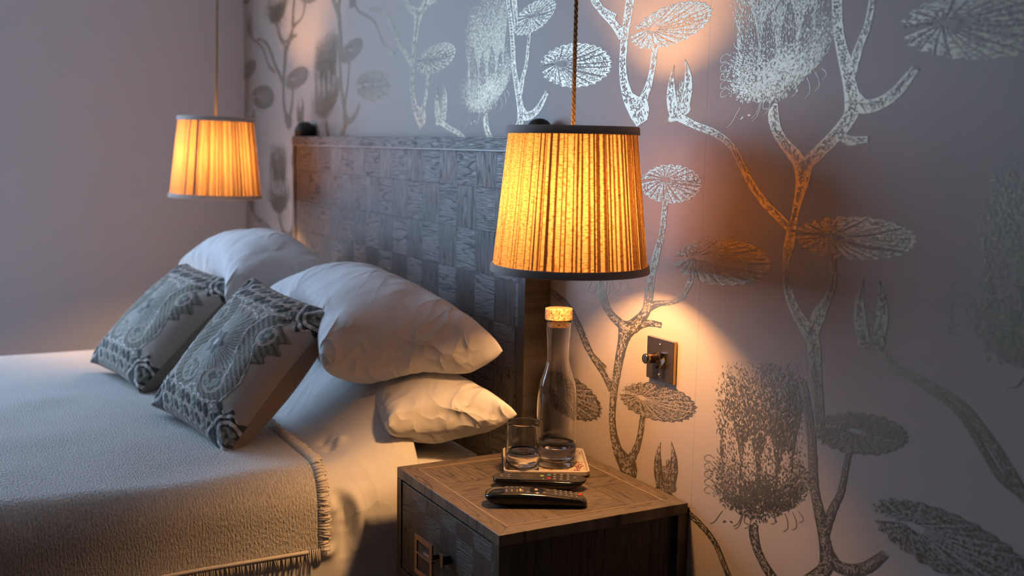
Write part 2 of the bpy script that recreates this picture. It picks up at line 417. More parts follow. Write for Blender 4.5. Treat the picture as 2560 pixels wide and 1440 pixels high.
stem([(1568, 1162), (1584, 1136), (1597, 1104), (1604, 1067), (1608, 1030)], [26, 20, 15, 14, 13], 0)
leaf(1646, 1005, 99, 47, 13, 1600, 992, 0, 24, 184, 13)
leaf(1678, 460, 78, 50, 0, 1662, 448, 0, 22, 186, 10)
leaf(1808, 655, 124, 60, 3, 1738, 640, 0, 26, 178, 18)
bud(1665, 1232, 56, 128, 0)
stem([(1692, 290), (1703, 296), (1740, 314), (1790, 334), (1830, 366), (1856, 415), (1880, 462), (1912, 507), (1950, 545), (1980, 578)], [16, 20, 19, 18, 17, 17, 18, 19, 20, 20], 1)
protea(1903, 1305, 238, 400, 0)
# system 2
stem([(1941, 259), (1934, 285), (1941, 322), (1960, 356), (1990, 392), (2010, 425)], [10, 26, 26, 27, 34, 30], 1)
stem([(2003, 425), (2030, 398), (2062, 366), (2095, 333), (2125, 292), (2134, 258)], [26, 32, 32, 34, 34, 44], 1)
stem([(1968, 690), (1966, 650), (1975, 600), (1986, 545), (1996, 500), (2006, 456), (2008, 415)], [16, 18, 26, 17, 22, 32, 46], 1)
stem([(2100, 340), (2126, 352), (2148, 350), (2170, 348)], [18, 24, 18, 16], 1)
stem([(2136, 268), (2125, 212), (2112, 150), (2099, 94), (2094, 37), (2090, -40), (2080, -120), (2066, -190)], [46, 34, 32, 26, 25, 24, 22, 20], 1)
stem([(2130, 190), (2141, 140), (2154, 103), (2170, 60), (2182, -5), (2192, -60)], [18, 22, 19, 17, 16, 15], 1)
stem([(2136, 250), (2162, 266), (2200, 258), (2238, 233), (2265, 202), (2290, 170)], [46, 36, 30, 28, 25, 20], 1)
KSRC[0] = -1; leaf(1441, 163, 91, 57, -4, 1396, 159, 1, 26, 176, 15); KSRC[0] = 0
leaf(2152, 1084, 122, 54, 6, 2136, 1076, 0, 24, 190, 12)
stem([(2046, 1000), (2041, 956), (2039, 919), (2033, 855), (2014, 818), (1990, 780), (1973, 735), (1966, 690)], [26, 28, 30, 34, 32, 25, 22, 17], 0)
stem([(2030, 845), (2046, 790), (2066, 754), (2080, 720), (2084, 690), (2080, 640)], [26, 34, 20, 16, 15, 14], 0)
stem([(2055, 1090), (2050, 1050), (2046, 1000)], [20, 22, 26], 0)
leaf(2140, 596, 156, 56, 3, 2070, 590, 0, 26, 182, 10)
bud(2178, 872, 80, 168, 0)
stem([(2196, 868), (2215, 892), (2232, 913), (2262, 936), (2320, 972), (2387, 1020), (2425, 1069), (2470, 1144), (2500, 1192), (2552, 1237), (2620, 1290)], [16, 18, 17, 16, 16, 16, 17, 17, 18, 20, 22], 0)
protea(1502, 708, 150, 330, 0, 5500)

COL = {0: (0.0, 1.0), -1: (-.925, 1.02), -2: (-1.98, 1.08), -3: (-3.05, 1.12), 1: (.93, 1.0)}
SURF = [(XL+.001, XR, .0)]
NG = len(V)
quad([(XL, 0), (XR, 0), (XR, ZC), (XL, ZC)], 0, 0)
tq_all = TILE['quads']
Q0 = np.array([q[0] for q in tq_all]); MI0 = np.array([q[1] for q in tq_all]); LY = np.array([q[2] for q in tq_all])
JIT = np.random.RandomState(3).uniform(0, .00025, len(LY))
VV = [np.array(V, float)]; FF = [np.array(F4)]; MM = [np.array(MI)]; nv = len(V)
for k, (dx, s) in COL.items():
    for m in (-1, 0, 1):
        Q = Q0.copy(); Q[:, :, 0] = (Q[:, :, 0]+1.25)*s-1.25+dx; Q[:, :, 1] += DZ*m
        cx = Q[:, :, 0].mean(1); cz = Q[:, :, 1].mean(1)
        ok = (cx > XL+.004) & (cx < .2) & (cz > .02) & (cz < 1.85) & (Q[:, :, 0].min(1) > XL+.001)
        if m == -1: ok &= (cz > .2) & (cx > -2.2)
        if m <= 0: ok &= ~((cx < -1.92) & (cx > -3.38) & (cz < 1.2))
        Q = Q[ok]
        if not len(Q): continue
        P = np.empty((len(Q), 4, 3)); P[:, :, 0] = Q[:, :, 0]; P[:, :, 2] = Q[:, :, 1]; P[:, :, 1] = (YW-.0003*LY[ok]-JIT[ok])[:, None]
        VV.append(P.reshape(-1, 3)); FF.append(nv+np.arange(len(Q)*4).reshape(-1, 4)); MM.append(MI0[ok]); nv += len(Q)*4
wb = mesh_np('wall_back', np.vstack(VV), np.vstack(FF), [m_ground, m_ink], smooth=False, mi=np.concatenate(MM))
tag(wb, kind='structure')
bm = bmesh.new(); box(bm, XL-.15, XR+.15, YW+.01, YW+.15, 0, ZC); tag(obj('wall_back_core', bm, m_ceil), kind='structure')


# ------------------------------------------------------------------ bed
BX0, BX1, BT = -3.42, -1.922, .560
HY0, HY1 = 1.071, 1.128         # headboard front and back
HX0, HX1 = -3.40, -1.905
HZ = 1.214
P = onY(1313, 700, HY0); HX1 = P[0]
P = onY(731, 358, HY0); HX0 = P[0]
bed = thing('bed', 'double bed with a tall dark parquet-faced oak headboard against the patterned wall', 'bed', ((BX0+BX1)/2, 0.1, 0))
def inv(o, parent):
    """parent without moving"""
    o.parent = parent; o.matrix_parent_inverse = parent_matrix(parent).inverted(); return o
def parent_matrix(p):
    m_ = Matrix.Translation(p.location) @ p.rotation_euler.to_matrix().to_4x4()
    return m_ if p.parent is None else parent_matrix(p.parent) @ p.matrix_parent_inverse @ m_
bm = bmesh.new(); box(bm, HX0+.004, HX1-.004, HY0+.016, HY1, .05, HZ-.004)
hb = inv(obj('headboard', bm, m_oakzy), bed)
bm = bmesh.new(); box(bm, HX0+.022, HX1-.030, HY0+.004, HY0+.02, .1, HZ-.028)
pn = inv(obj('parquet_panel', bm, m_parq), hb)
bm = bmesh.new(); box(bm, HX0, HX1, HY0-.002, HY1, HZ-.026, HZ, .0015)
inv(obj('top_rail', bm, m_oakx), hb)
bm = bmesh.new(); box(bm, HX0+.001, HX1-.001, HY0-.005, HY0+.01, HZ-.0285, HZ-.0255, .0008)
inv(obj('rail_lip_highlight', bm, plain('oak_lip_highlight', (.42, .40, .38), .35)), hb)  # thin lip in a pale colour: painted highlight along the rail's lower edge
for x0, x1 in ((HX0, HX0+.022), (HX1-.030, HX1)):
    bm = bmesh.new(); box(bm, x0, x1, HY0, HY1, .05, HZ-.0265, .0015); inv(obj('side_post', bm, m_oakz), hb)
m_black = plain('matt_black_metal', (.012, .012, .012), .5)
for cx, s_ in ((HX0+.03, 1.0), (HX1-.012, .84)):
    bm = bmesh.new()
    prof = [(0, .046*s_), (.010*s_, .045*s_), (.020*s_, .040*s_), (.028*s_, .031*s_), (.033*s_, .022*s_), (.034*s_, .0), (0, .0)]
    lathe(bm, prof, 28, cx, (HY0+HY1)/2+.004)
    f = inv(obj('finial', bm, m_black, smooth=True), hb); f.location.z += HZ-.0005
    bm = bmesh.new(); lathe(bm, [(0, .010), (.011, .009), (.013, .004), (.013, -.008), (0, -.008)], 20)
    bmesh.ops.rotate(bm, verts=bm.verts, cent=(0, 0, 0), matrix=Matrix.Rotation(R_(-90), 3, 'Y')); bmesh.ops.translate(bm, verts=bm.verts, vec=(cx-.040*s_, (HY0+HY1)/2, HZ+.013))
    inv(obj('finial_collar', bm, plain('brown_collar', (.10, .06, .045), .4), smooth=True), hb)
bm = bmesh.new(); box(bm, BX0+.03, BX1-.035, -.95, HY0-.002, .06, .30, .01)
for x in (BX0+.1, BX1-.1):
    for y in (-.9, .98): box(bm, x-.03, x+.03, y-.03, y+.03, 0, .07)
inv(obj('divan_base', bm, cloth('divan_grey_fabric', (.22, .2, .19), 500, .2)), bed)

def rounded_slab(name, x0, x1, y0, y1, z0, z1, r, mats, n=10):
    bm = bmesh.new(); box(bm, x0, x1, y0, y1, z0, z1)
    bmesh.ops.bevel(bm, geom=list(bm.edges), offset=r, segments=8, affect='EDGES', profile=.5)
    return obj(name, bm, mats, smooth=True)
MT = .572
mt = rounded_slab('mattress', BX0+.02, BX1-.007, -.92, HY0-.022, .302, MT, .07, m_sheet)
tag(mt, 'white sheeted mattress showing under the lowest pillow at the headboard corner', 'mattress')

# ---- duvet: one draped surface, solid
def top_profile(s, half, r, drop, z):
    """arc-length s from the bed's middle -> (x offset, z, nx)"""
    flat = half-r; a = r*math.pi/2
    s = np.asarray(s, float); sg = np.sign(s); q = np.abs(s)
    th = np.clip((q-flat)/r, 0, math.pi/2)
    x = np.where(q < flat, q, flat+r*np.sin(th)); zz = np.where(q < flat, z, z-r*(1-np.cos(th)))
    over = np.maximum(0, q-flat-a); zz = zz-over; x = x+over*.05
    return sg*x, zz
BXM = (BX0+BX1)/2
def bed_surface(X0, Y, lift):
    """height of the made bed before draping (soft crown, climbs towards the pillows)"""
    cr = .012*np.cos((X0-BXM)/.75*1.3)-.022*np.clip((BXM-X0)/.75, 0, 1)
    n = (vnoise(X0*4+3, Y*5, 1)-.5)*.012+(vnoise(X0*9, Y*8+4, 2)-.5)*.006
    rise = .13*np.clip((Y-.66)/.17, 0, 1)**1.4*np.clip(1-(X0-BX1+.17)/.17, 0, 1)**.8
    return cr+n+rise+lift
def drape(name, y0, y1, drop, off, mats, ny, ns, creases=(), thick=.012, side_noise=.004, zl=0, wavy=0.0):
    half = (BX1-BX0)/2+off; r = .075
    smax = half-r+r*math.pi/2+drop
    s = np.linspace(-smax, smax, ns); y = np.linspace(y0, y1, ny); S, Y = np.meshgrid(s, y, indexing='ij')
    X, Z = top_profile(S, half, r, drop, BT+off)
    Z = Z+bed_surface(BXM+X, Y, zl)*np.clip(1-(np.abs(S)-(half-r))/.12, 0, 1)
    side = np.clip((np.abs(S)-(half-r))/.1, 0, 1)
    N = (vnoise(Y*9, Z*3.0+5, 5)-.5)*side_noise*2+(vnoise(Y*3, Z*2+8, 6)-.5)*side_noise*3
    X = X+np.sign(S)*side*N
    if wavy: Y = Y+wavy*(vnoise(S*6, Y*0+1, 9)-.5)
    for (pts, wd, hgt) in creases:   # ridge/valley lines given as (x, y, z) points on the near side
        Q = catmull(pts, 8); best = np.full(X.shape, 1e9); al = np.zeros(X.shape)
        PX = BXM+X
        for i, q in enumerate(Q):
            d = (PX-q[0])**2+(Y-q[1])**2+(Z-q[2])**2; sel = d < best; best[sel] = d[sel]; al[sel] = i/len(Q)
        amp = 1.4*hgt*np.exp(-best/wd**2)*np.sin(np.clip(al*1.02, 0, 1)*math.pi)**.6*(S > 0)
        th = np.clip((np.abs(S)-(half-r))/r, 0, math.pi/2)
        X = X+amp*np.sin(th); Z = Z+amp*np.cos(th)
    V = np.stack([BXM+X, Y, Z], -1).reshape(-1, 3)
    o = mesh_np(name, V, grid_faces(ns, ny), mats)
    md = o.modifiers.new('thickness', 'SOLIDIFY'); md.thickness = thick; md.offset = -1
    return o, (S, BXM+X, Y, Z)
def on_side(px, py, X=BX1+.022): return tuple(onX(px, py, X))
def on_top(px, py, z=BT+.03): return tuple(onZ(px, py, z))
cre = []
for line, wd, h in (
    ([on_top(735, 1078), on_top(790, 1095), on_side(850, 1130), on_side(872, 1165), on_side(884, 1215)], .010, -.016),
    ([on_top(760, 1068), on_top(815, 1092), on_side(880, 1120), on_side(900, 1160), on_side(915, 1230)], .010, .013),
    ([on_side(770, 1150), on_side(782, 1180), on_side(783, 1230)], .009, -.018),
    ([on_side(760, 1140), on_side(798, 1165), on_side(808, 1210), on_side(806, 1260)], .009, .014),
    ([on_side(798, 1180), on_side(812, 1215), on_side(818, 1255)], .010, -.020),
    ([on_side(815, 1195), on_side(835, 1235), on_side(840, 1290)], .011, .016),
    ([on_side(832, 1215), on_side(862, 1262), on_side(868, 1330), on_side(858, 1400)], .014, -.016),
    ([on_side(850, 1215), on_side(885, 1250), on_side(898, 1310), on_side(895, 1400)], .015, .010),
    ([on_side(785, 1352), on_side(810, 1358), on_side(830, 1352)], .010, -.010),
    ([on_side(780, 1370), on_side(810, 1378), on_side(840, 1372)], .014, .010)):
    cre.append((line, wd, h))
duvet, _ = drape('duvet', -.90, .862, .40, .022, [m_sheet], 230, 380, cre, .026, .005)
sb = duvet.modifiers.new('soft', 'SUBSURF'); sb.levels = 0; sb.render_levels = 1
tag(duvet, 'plain white duvet hanging over the bed side, bare between fringed blanket and bedside cabinet', 'duvet')

# ---- woven throw with fringes
t = NT('cream_waffle_weave'); o_ = t.obj(); c_ = t.xyz(o_)
g = t.n('ShaderNodeNewGeometry'); nx = t.xyz(g.outputs['True Normal'])
ax_ = t.math('ABSOLUTE', nx[0]); horiz = t.math('SUBTRACT', 1.0, t.math('MULTIPLY', t.math('SUBTRACT', ax_, .35), 1.6, clamp=True))
fa = t.math('ADD', t.math('MULTIPLY', c_[0], horiz), t.math('MULTIPLY', t.math('MULTIPLY', c_[2], -1.0), t.math('SUBTRACT', 1.0, horiz)))
d1 = t.noise(t.comb(t.math('MULTIPLY', c_[1], 330.0), t.math('MULTIPLY', fa, 130.0), t.math('MULTIPLY', horiz, 3.0)), 1.0, 2, .5)
d2 = t.noise(t.comb(t.math('MULTIPLY', c_[1], 620.0), t.math('MULTIPLY', fa, 420.0)), 1.0, 2, .5)
s1 = t.math('SINE', t.math('MULTIPLY', t.math('ADD', c_[1], t.math('MULTIPLY', t.noise(o_, 30, 2), .014)), 2*math.pi/.0066))
hh = t.math('ADD', t.math('MULTIPLY', t.math('SUBTRACT', d1, .5), 5.0), t.math('ADD', t.math('MULTIPLY', s1, .25), t.math('MULTIPLY', t.math('SUBTRACT', d2, .5), 1.6)))
cc = t.mix(t.math('MULTIPLY', t.math('ADD', hh, 1.0), .38, clamp=True), (.52, .50, .46), (.82, .81, .79))
t.bsdf(col=cc, rough=.9, sheen=.35, normal=t.bump(hh, .6, .0018), spec=.2); m_throw = t.m
m_fr = cloth('cream_yarn', (.80, .75, .67), 400, .3)
TY = .648
throw, (S, TX, TYY, TZ) = drape('throw_blanket', -.97, TY, .067, .034, [m_throw], 200, 300, (), .007, .0035, .002, wavy=.012)
tag(throw, 'cream waffle-weave blanket with tasselled edges spread across the foot part of bed', 'blanket')
# fringe on the edge that crosses the bed: loopy tufts; hem fringe: loose threads
bm = bmesh.new(); r2 = random.Random(3)
edge = np.stack([TX[:, -1], TYY[:, -1], TZ[:, -1]], 1)
L = np.r_[0, np.cumsum(np.linalg.norm(np.diff(edge, axis=0), axis=1))]
def edge_at(s): return np.array([np.interp(s, L, edge[:, k]) for k in range(3)])
def outward(s):
    a = edge_at(max(0, s-.01)); b = edge_at(min(L[-1], s+.01)); t_ = (b-a)/np.linalg.norm(b-a); return np.array([-t_[2], 0, t_[0]]), t_
s = .01
while s < L[-1]:
    p = edge_at(s); n, t_ = outward(s)
    for q in range(2):
        ln = r2.uniform(.012, .021); sk = r2.uniform(-.005, .005); up = r2.uniform(.003, .008)
        pts = [p+n*.000-np.array([0, .004, 0]), p+n*up+np.array([0, ln*.4, 0])+t_*sk*.5, p+n*up*.9+np.array([0, ln*.85, 0])+t_*sk, p+n*r2.uniform(-.001, .003)+np.array([0, ln, 0])+t_*(sk+r2.uniform(-.003, .003))]
        tube(bm, pts, [.0020, .0026, .0020, .0008], 5)
    s += r2.uniform(.0038, .0058)
inv(obj('tufted_fringe', bm, m_fr, smooth=True), throw)['kind'] = 'stuff'
bm = bmesh.new()
for side in (0, -1):
    e2 = np.stack([TX[side], TYY[side], TZ[side]], 1); L2 = np.r_[0, np.cumsum(np.linalg.norm(np.diff(e2, axis=0), axis=1))]
    s = .0; out = -1 if side == 0 else 1
    while s < L2[-1]:
        p = np.array([np.interp(s, L2, e2[:, k]) for k in range(3)]); ln = r2.uniform(.020, .030); sk = r2.uniform(-.006, .006)
        pts = [p+np.array([out*.001, 0, .004]), p+np.array([out*.005, sk*.4, -ln*.5]), p+np.array([out*.004, sk, -ln])]
        tube(bm, pts, [.0013, .0010, .0004], 4)
        s += r2.uniform(.0028, .0048) if side == -1 else .012
inv(obj('hem_fringe', bm, m_fr, smooth=True), throw)['kind'] = 'stuff'
bm = bmesh.new()
e2 = np.stack([TX[-1], TYY[-1], TZ[-1]], 1)
tube(bm, [Vector(p)+Vector((.003, 0, .001)) for p in e2[::4]], .0035, 6)
inv(obj('stitched_hem', bm, m_fr, smooth=True), throw)

# ------------------------------------------------------------------ pillows (inflated, gravity-settled cloth)
def colour_edges(E):
    cols = []; used = []
    for k, (a, b) in enumerate(E):
        for c, u in zip(cols, used):
            if a not in u and b not in u: c.append(k); u.add(a); u.add(b); break
        else: cols.append([k]); used.append({a, b})
    return [np.array(c) for c in cols]
_EC = {}
def inflate(W, H, nx, ny, press, floor, back, Mx, steps=150, iters=9, seed=0, grav=.0006, slack=1.0, fmin=.6, push=None):
    """two sewn sheets W x H filled softly; Mx: 4x4 start pose; floor(x, y) height; back = largest Y"""
    rs = np.random.RandomState(seed)
    gi = np.arange(nx*ny).reshape(nx, ny); top = gi; bot = gi.copy()
    n = nx*ny
    for i in range(1, nx-1):
        for j in range(1, ny-1): bot[i, j] = n; n += 1
    x, y = np.meshgrid(np.linspace(-W/2, W/2, nx), np.linspace(-H/2, H/2, ny), indexing='ij')
    P = np.zeros((n, 3))
    bulge = .035*np.clip((1-(2*x/W)**2)*(1-(2*y/H)**2), 0, 1)**.5
    P[top.ravel()] = np.stack([x, y, bulge+rs.uniform(-.001, .001, x.shape)], -1).reshape(-1, 3)
    inn = bot[1:-1, 1:-1].ravel()
    P[inn] = np.stack([x, y, -bulge], -1)[1:-1, 1:-1].reshape(-1, 3)
    key = (nx, ny)
    if key not in _EC:
        E = set()
        for g_ in (top, bot):
            for a, b in ((g_[:-1], g_[1:]), (g_[:, :-1], g_[:, 1:]), (g_[:-1, :-1], g_[1:, 1:]), (g_[1:, :-1], g_[:-1, 1:])):
                for p, q in zip(a.ravel(), b.ravel()): E.add((min(p, q), max(p, q)))
        E = sorted(E); _EC[key] = (np.array(E), colour_edges(E))
    E, cols = _EC[key]
    flat = P.copy(); flat[:, 2] = 0
    rest = np.linalg.norm(flat[E[:, 0]]-flat[E[:, 1]], axis=1)*slack
    Mn = np.array(Mx); P = P@Mn[:3, :3].T+Mn[:3, 3]
    F = np.vstack([np.stack([top[:-1, :-1], top[1:, :-1], top[1:, 1:], top[:-1, 1:]], -1).reshape(-1, 4),
                   np.stack([bot[:-1, :-1], bot[:-1, 1:], bot[1:, 1:], bot[1:, :-1]], -1).reshape(-1, 4)])
    prev = P.copy(); A = W*H
    for it in range(steps):
        n4 = np.cross(P[F[:, 2]]-P[F[:, 0]], P[F[:, 3]]-P[F[:, 1]])/2
        vol = (P[F].mean(1)*n4).sum()/3
        k = press*max(0, 1-vol/(A*fmin*.2))
        f = np.zeros_like(P)
        for c in range(4): np.add.at(f, F[:, c], n4/4)
        v = (P-prev)*.90; prev = P.copy()
        P = P+v+f*k*n/A/1000; P[:, 2] -= grav
        for q in range(iters):
            for c in cols:
                a, b = E[c, 0], E[c, 1]; d = P[b]-P[a]; l = np.sqrt((d*d).sum(1))+1e-9
                w_ = ((l-rest[c])/l)
                w_ = np.where(w_ < 0, w_*.18, w_)[:, None]*d*.5
                P[a] += w_; P[b] -= w_
            fl = floor(P[:, 0], P[:, 1]); und = P[:, 2] < fl
            if und.any():
                P[und, 2] = fl[und]; prev[und] = prev[und]*.3+P[und]*.7
            P[:, 1] = np.minimum(P[:, 1], back)
            if push is not None: P = push(P)
    return P, F, top
def pose(cx, cy_, cz, rx=0, ry=0, rz=0):
    return Matrix.Translation((cx, cy_, cz)) @ Matrix.Rotation(R_(rz), 4, 'Z') @ Matrix.Rotation(R_(rx), 4, 'X') @ Matrix.Rotation(R_(ry), 4, 'Y')
def floor_bed(x, y):
    f = np.full_like(x, MT+.003); inb = (x < BX1-.03)
    over = y < .865
    d = BT+.030+bed_surface(np.clip(x, BX0, BX1), y, 0)+.004
    f = np.where(over, d, f)
    return np.where(inb, f, f-.25*np.clip((x-BX1+.03)/.1, 0, 1)**1.2)
def heightmap(P, base):
    gx = np.linspace(-3.5, -1.7, 181); gy = np.linspace(.3, 1.1, 81); Hm = np.full((181, 81), -9.)
    i = np.clip(np.round((P[:, 0]+3.5)/.01).astype(int), 0, 180); j = np.clip(np.round((P[:, 1]-.3)/.01).astype(int), 0, 80)
    for di in (-1, 0, 1):
        for dj in (-1, 0, 1): np.maximum.at(Hm, (np.clip(i+di, 0, 180), np.clip(j+dj, 0, 80)), P[:, 2])
    K = Hm.copy()
    def fn(x, y):
        fi = np.clip(np.round((x+3.5)/.01).astype(int), 0, 180); fj = np.clip(np.round((y-.3)/.01).astype(int), 0, 80)
        return np.maximum(K[fi, fj]+.002, base(x, y))
    return fn
def pillow_obj(name, P, F, mat, label, cat='pillow', group=None):
    c = P.mean(0); c[2] = P[:, 2].min()
    o = mesh_np(name, P-c, F, [mat]); o.location = c
    s_ = o.modifiers.new('soft', 'SUBSURF'); s_.levels = 1; s_.render_levels = 2
    return tag(o, label, cat, group)
PW = dict(nx=60, ny=44)
# lower pillows lie under the duvet's edge and against the headboard
low = []
def fit_P(P, W_, H_, t_):
    P = P-(P.max(0)+P.min(0))/2
    P = P*np.array([W_, H_, t_])/(P.max(0)-P.min(0)); zm = t_/2
    P[:, 2] = np.sign(P[:, 2])*(np.abs(P[:, 2])/zm)**.72*zm
    return P
def free_pillow(W_, H_, BR, FR, xv, sd, fm, thick, floor, sag=.02):
    """inflated on its own, then laid with its right short side running FR -> BR and settled onto what is below"""
    P, F2, top = inflate(W_, H_, 72, 50, 2.2, lambda x, y: np.full_like(x, -9.), 9., Matrix.Identity(4), 110, 8, sd, grav=0, fmin=fm)
    P = fit_P(P, W_, H_, thick)
    n1 = vnoise(P[:, 0]*9+7, P[:, 1]*9, sd)-.5; n2 = vnoise(P[:, 0]*30+P[:, 1]*14, P[:, 1]*12-P[:, 0]*5, sd+1)-.5
    P[:, 2] += np.sign(P[:, 2])*(n1*.014+n2*.005)*np.clip(np.abs(P[:, 2])/.05, 0, 1)
    BR, FR, xv = map(np.array, (BR, FR, xv)); yv = (BR-FR); c = (BR+FR)/2+xv/2
    Q = c+(-P[:, :1]/W_)*xv+(P[:, 1:2]/H_)*yv+P[:, 2:]*np.array([0, -.10, 1.])
    Q[:, 2] -= sag*(2*P[:, 0]/W_)**2
    fl = floor(Q[:, 0], Q[:, 1])+.002
    Q[:, 2] = np.where(Q[:, 2] < fl+.02, fl+.02*np.exp(np.clip((Q[:, 2]-fl-.02)/.02, -30, 0)), Q[:, 2])
    Q[:, 1] = np.minimum(Q[:, 1], 1.064)
    return Q, F2
fl_m = lambda x, y: np.where(x < BX1-.05, MT+.002, MT+.002-.3*np.clip((x-BX1+.05)/.12, 0, 1)**1.5)
P, F = free_pillow(.72, .44, (-1.805, 1.03, .690), (-1.925, .795, .660), (-.66, 0, -.02), 1, .7, .165, fl_m, 0.0); low.append(P)
P, F = free_pillow(.72, .44, (-2.62, 1.02, .655), (-2.66, .745, .65), (-.66, 0, 0), 2, .7, .15, fl_m, 0.0); low.append(P)
for P, nm in ((low[0], 'white pillow lowest at the headboard, its corner pointing towards the bedside cabinet with the remotes'), (low[1], 'white pillow at the bottom of the far stack beneath the puffed-up bluish one')):
    pillow_obj('pillow', P, F, m_pil, nm, group='white bed pillows')
fl_near = heightmap(np.vstack(low), floor_bed)
for BR, FR, xv, sd, th_, nm in (
        ((-1.825, 1.025, .832), (-2.01, .69, .800), (-.655, 0, .0), 5, .235, 'plump white pillow closest to the glowing near lamp, topmost of the near stack'),
        ((-2.49, .985, .850), (-2.60, .655, .845), (-.60, 0, .02), 8, .215, 'white pillow in bluish daylight, topmost of the far stack below the far lamp')):
    P, F2 = free_pillow(.72, .48, BR, FR, xv, sd, .8, th_, fl_near, .02)
    pillow_obj('pillow', P, F2, m_pil, nm, group='white bed pillows')

# ------------------------------------------------------------------ embroidered cushions
def seg_d(px, py, a, b):
    ax, ay = a; bx, by = b; dx, dy = bx-ax, by-ay; t_ = np.clip(((px-ax)*dx+(py-ay)*dy)/(dx*dx+dy*dy), 0, 1)
    return np.hypot(px-ax-t_*dx, py-ay-t_*dy), t_
def curve_d(px, py, P):
    best = np.full(px.shape, 9.); tt = np.zeros(px.shape); n = len(P)-1
    for i in range(n):
        d, t_ = seg_d(px, py, P[i], P[i+1]); s_ = d < best; best[s_] = d[s_]; tt[s_] = (i+t_[s_])/n
    return best, tt
def cushion_pattern(u, v):
    """returns colour (n,3) and relief 0..1 on the unit face"""
    lin = np.array([.47, .405, .35]); olive = np.array([.235, .215, .165]); dark = np.array([.055, .058, .052]); grey = np.array([.40, .41, .37]); light = np.array([.66, .62, .57]); sage = np.array([.30, .32, .27])
    col = np.tile(lin, u.shape+(1,)).astype(float); rel = np.zeros(u.shape)
    st_ = vnoise(u*60, v*60, 3)
    def put(mask, c, h, ang=0.0, dens=70):
        a = u*math.cos(ang)+v*math.sin(ang) if not isinstance(ang, np.ndarray) else ang
        sc_ = .5+.5*np.sin(a*dens+st_*3.0)
        if h < .35: col[mask] = c; rel[mask] = h
        else: col[mask] = (c*(.55+.75*sc_[..., None]))[mask]; rel[mask] = (h*(.55+.45*sc_))[mask]
    u = u*.88; r = np.hypot(u+.10, v); th = np.arctan2(v, u+.10)
    # rosette: petals, ring, heart
    pet = (r < .50+.05*np.cos(th*18)) & (r > .13)
    put(pet, grey, .8, th*1.0, 54)
    put((np.abs(np.sin(th*9)) < .16) & pet, light, .2)
    put((r < .145+.03*np.cos(th*6)), np.array([.16, .17, .16]), 1, .6, 60)
    put(r < .05, light, .6)
    put((np.abs(r-.56) < .018), light, .9)
    for k in range(26):
        a = 2*math.pi*k/26; cu, cv = -.12+.64*math.cos(a), .64*math.sin(a)
        d = np.hypot((u-cu)*math.cos(a)+(v-cv)*math.sin(a), ((v-cv)*math.cos(a)-(u-cu)*math.sin(a))*1.6)
        put(d < .075, sage if k % 2 else grey, .8, a+.4, 80)
    # paisley sweep at the right and its mirror at the left
    for sg in (1, -1):
        U = u*sg
        C1 = [(.50, .60), (.36, .50), (.30, .30), (.36, .10), (.46, -.06), (.50, -.26), (.44, -.46), (.28, -.58), (.14, -.54), (.08, -.40)]
        d, tt = curve_d(U, v, C1); wd = .105*np.sin(np.clip(.14+tt*.8, 0, 1)*math.pi)**.6+.02
        bod = d < wd
        put(bod, olive, .9, .9*sg, 95); put((np.abs(d-wd) < .011), light, .9)
        b2 = (np.hypot((U-.24)/1.0, (v+.40)/.95) < .17); put(b2, lin*1.02, .3)
        for ang in range(5):
            a = 2*math.pi*ang/5; put(np.hypot(U-.24-.085*math.cos(a), v+.40-.085*math.sin(a)) < .052, sage, 1, a, 60)
        # jagged leaf
        e = .30*np.clip((.62-v)/.2, 0, 1)*np.clip((v+.34)/.55, 0, 1)+.045*np.sin(v*34)+.02
        lf = (U > .40-.0*v) & (U < .44+e) & (v < .60) & (v > -.30) & ~bod
        put(lf, olive*.85, .85, 1.0*sg, 90)
        b3 = np.hypot(U-.50, v-.33) < .135; put(b3, lin*1.02, .3)
        for ang in range(4):
            a = 2*math.pi*ang/4+.4; put(np.hypot(U-.50-.062*math.cos(a), v-.33-.062*math.sin(a)) < .046, sage*.8, 1, a, 60)
    put((np.abs(np.abs(u)-.80) < .2) & (np.abs(v) < .62) & (rel < .01), lin, 0)
    # leaf bands along top and bottom
    for sg in (1, -1):
        Vv = v*sg
        band = (Vv > .655) & (np.abs(u) < 1)
        put(band, lin, 0)
        for k in range(18):
            cu = -1+.125*k; tl = .9 if k % 2 else .6
            for cv, c, sz in ((.73, dark if k % 3 else sage, 1.0), (.87, sage if k % 2 else dark*1.6, .9), (.97, grey, .7)):
                a_ = (u-cu-.03*(cv > .8))*math.cos(tl)+(Vv-cv)*math.sin(tl); b_ = -(u-cu-.03*(cv > .8))*math.sin(tl)+(Vv-cv)*math.cos(tl)
                put((a_/(.085*sz))**2+(b_/(.036*sz))**2 < 1, c, 1, tl*sg, 85)
        put(np.abs(Vv-.64-.015*np.sin(u*30)) < .012, light, .8)
        for cs in (1, -1):
            U = u*cs
            cor = (U > .52+.04*np.sin(Vv*40)) & (Vv > .60+.05*np.sin(U*32))
            put(cor, dark, .95, .8*cs, 90)
            rr = np.hypot(U-.80, Vv-.82); put((rr < .155) & (rr > .115), light, 1)
            put(rr <= .115, dark*1.3, .6)
            for q in range(5):
                a = 2*math.pi*q/5+.3; put(np.hypot(U-.80-.058*math.cos(a), Vv-.82-.058*math.sin(a)) < .036, sage*.9, 1, a, 50)
            d, tt = curve_d(U, Vv, [(.50, .95), (.56, .82), (.62, .70), (.78, .60)]); put(np.abs(d) < .018, light, .9)
    return col, rel
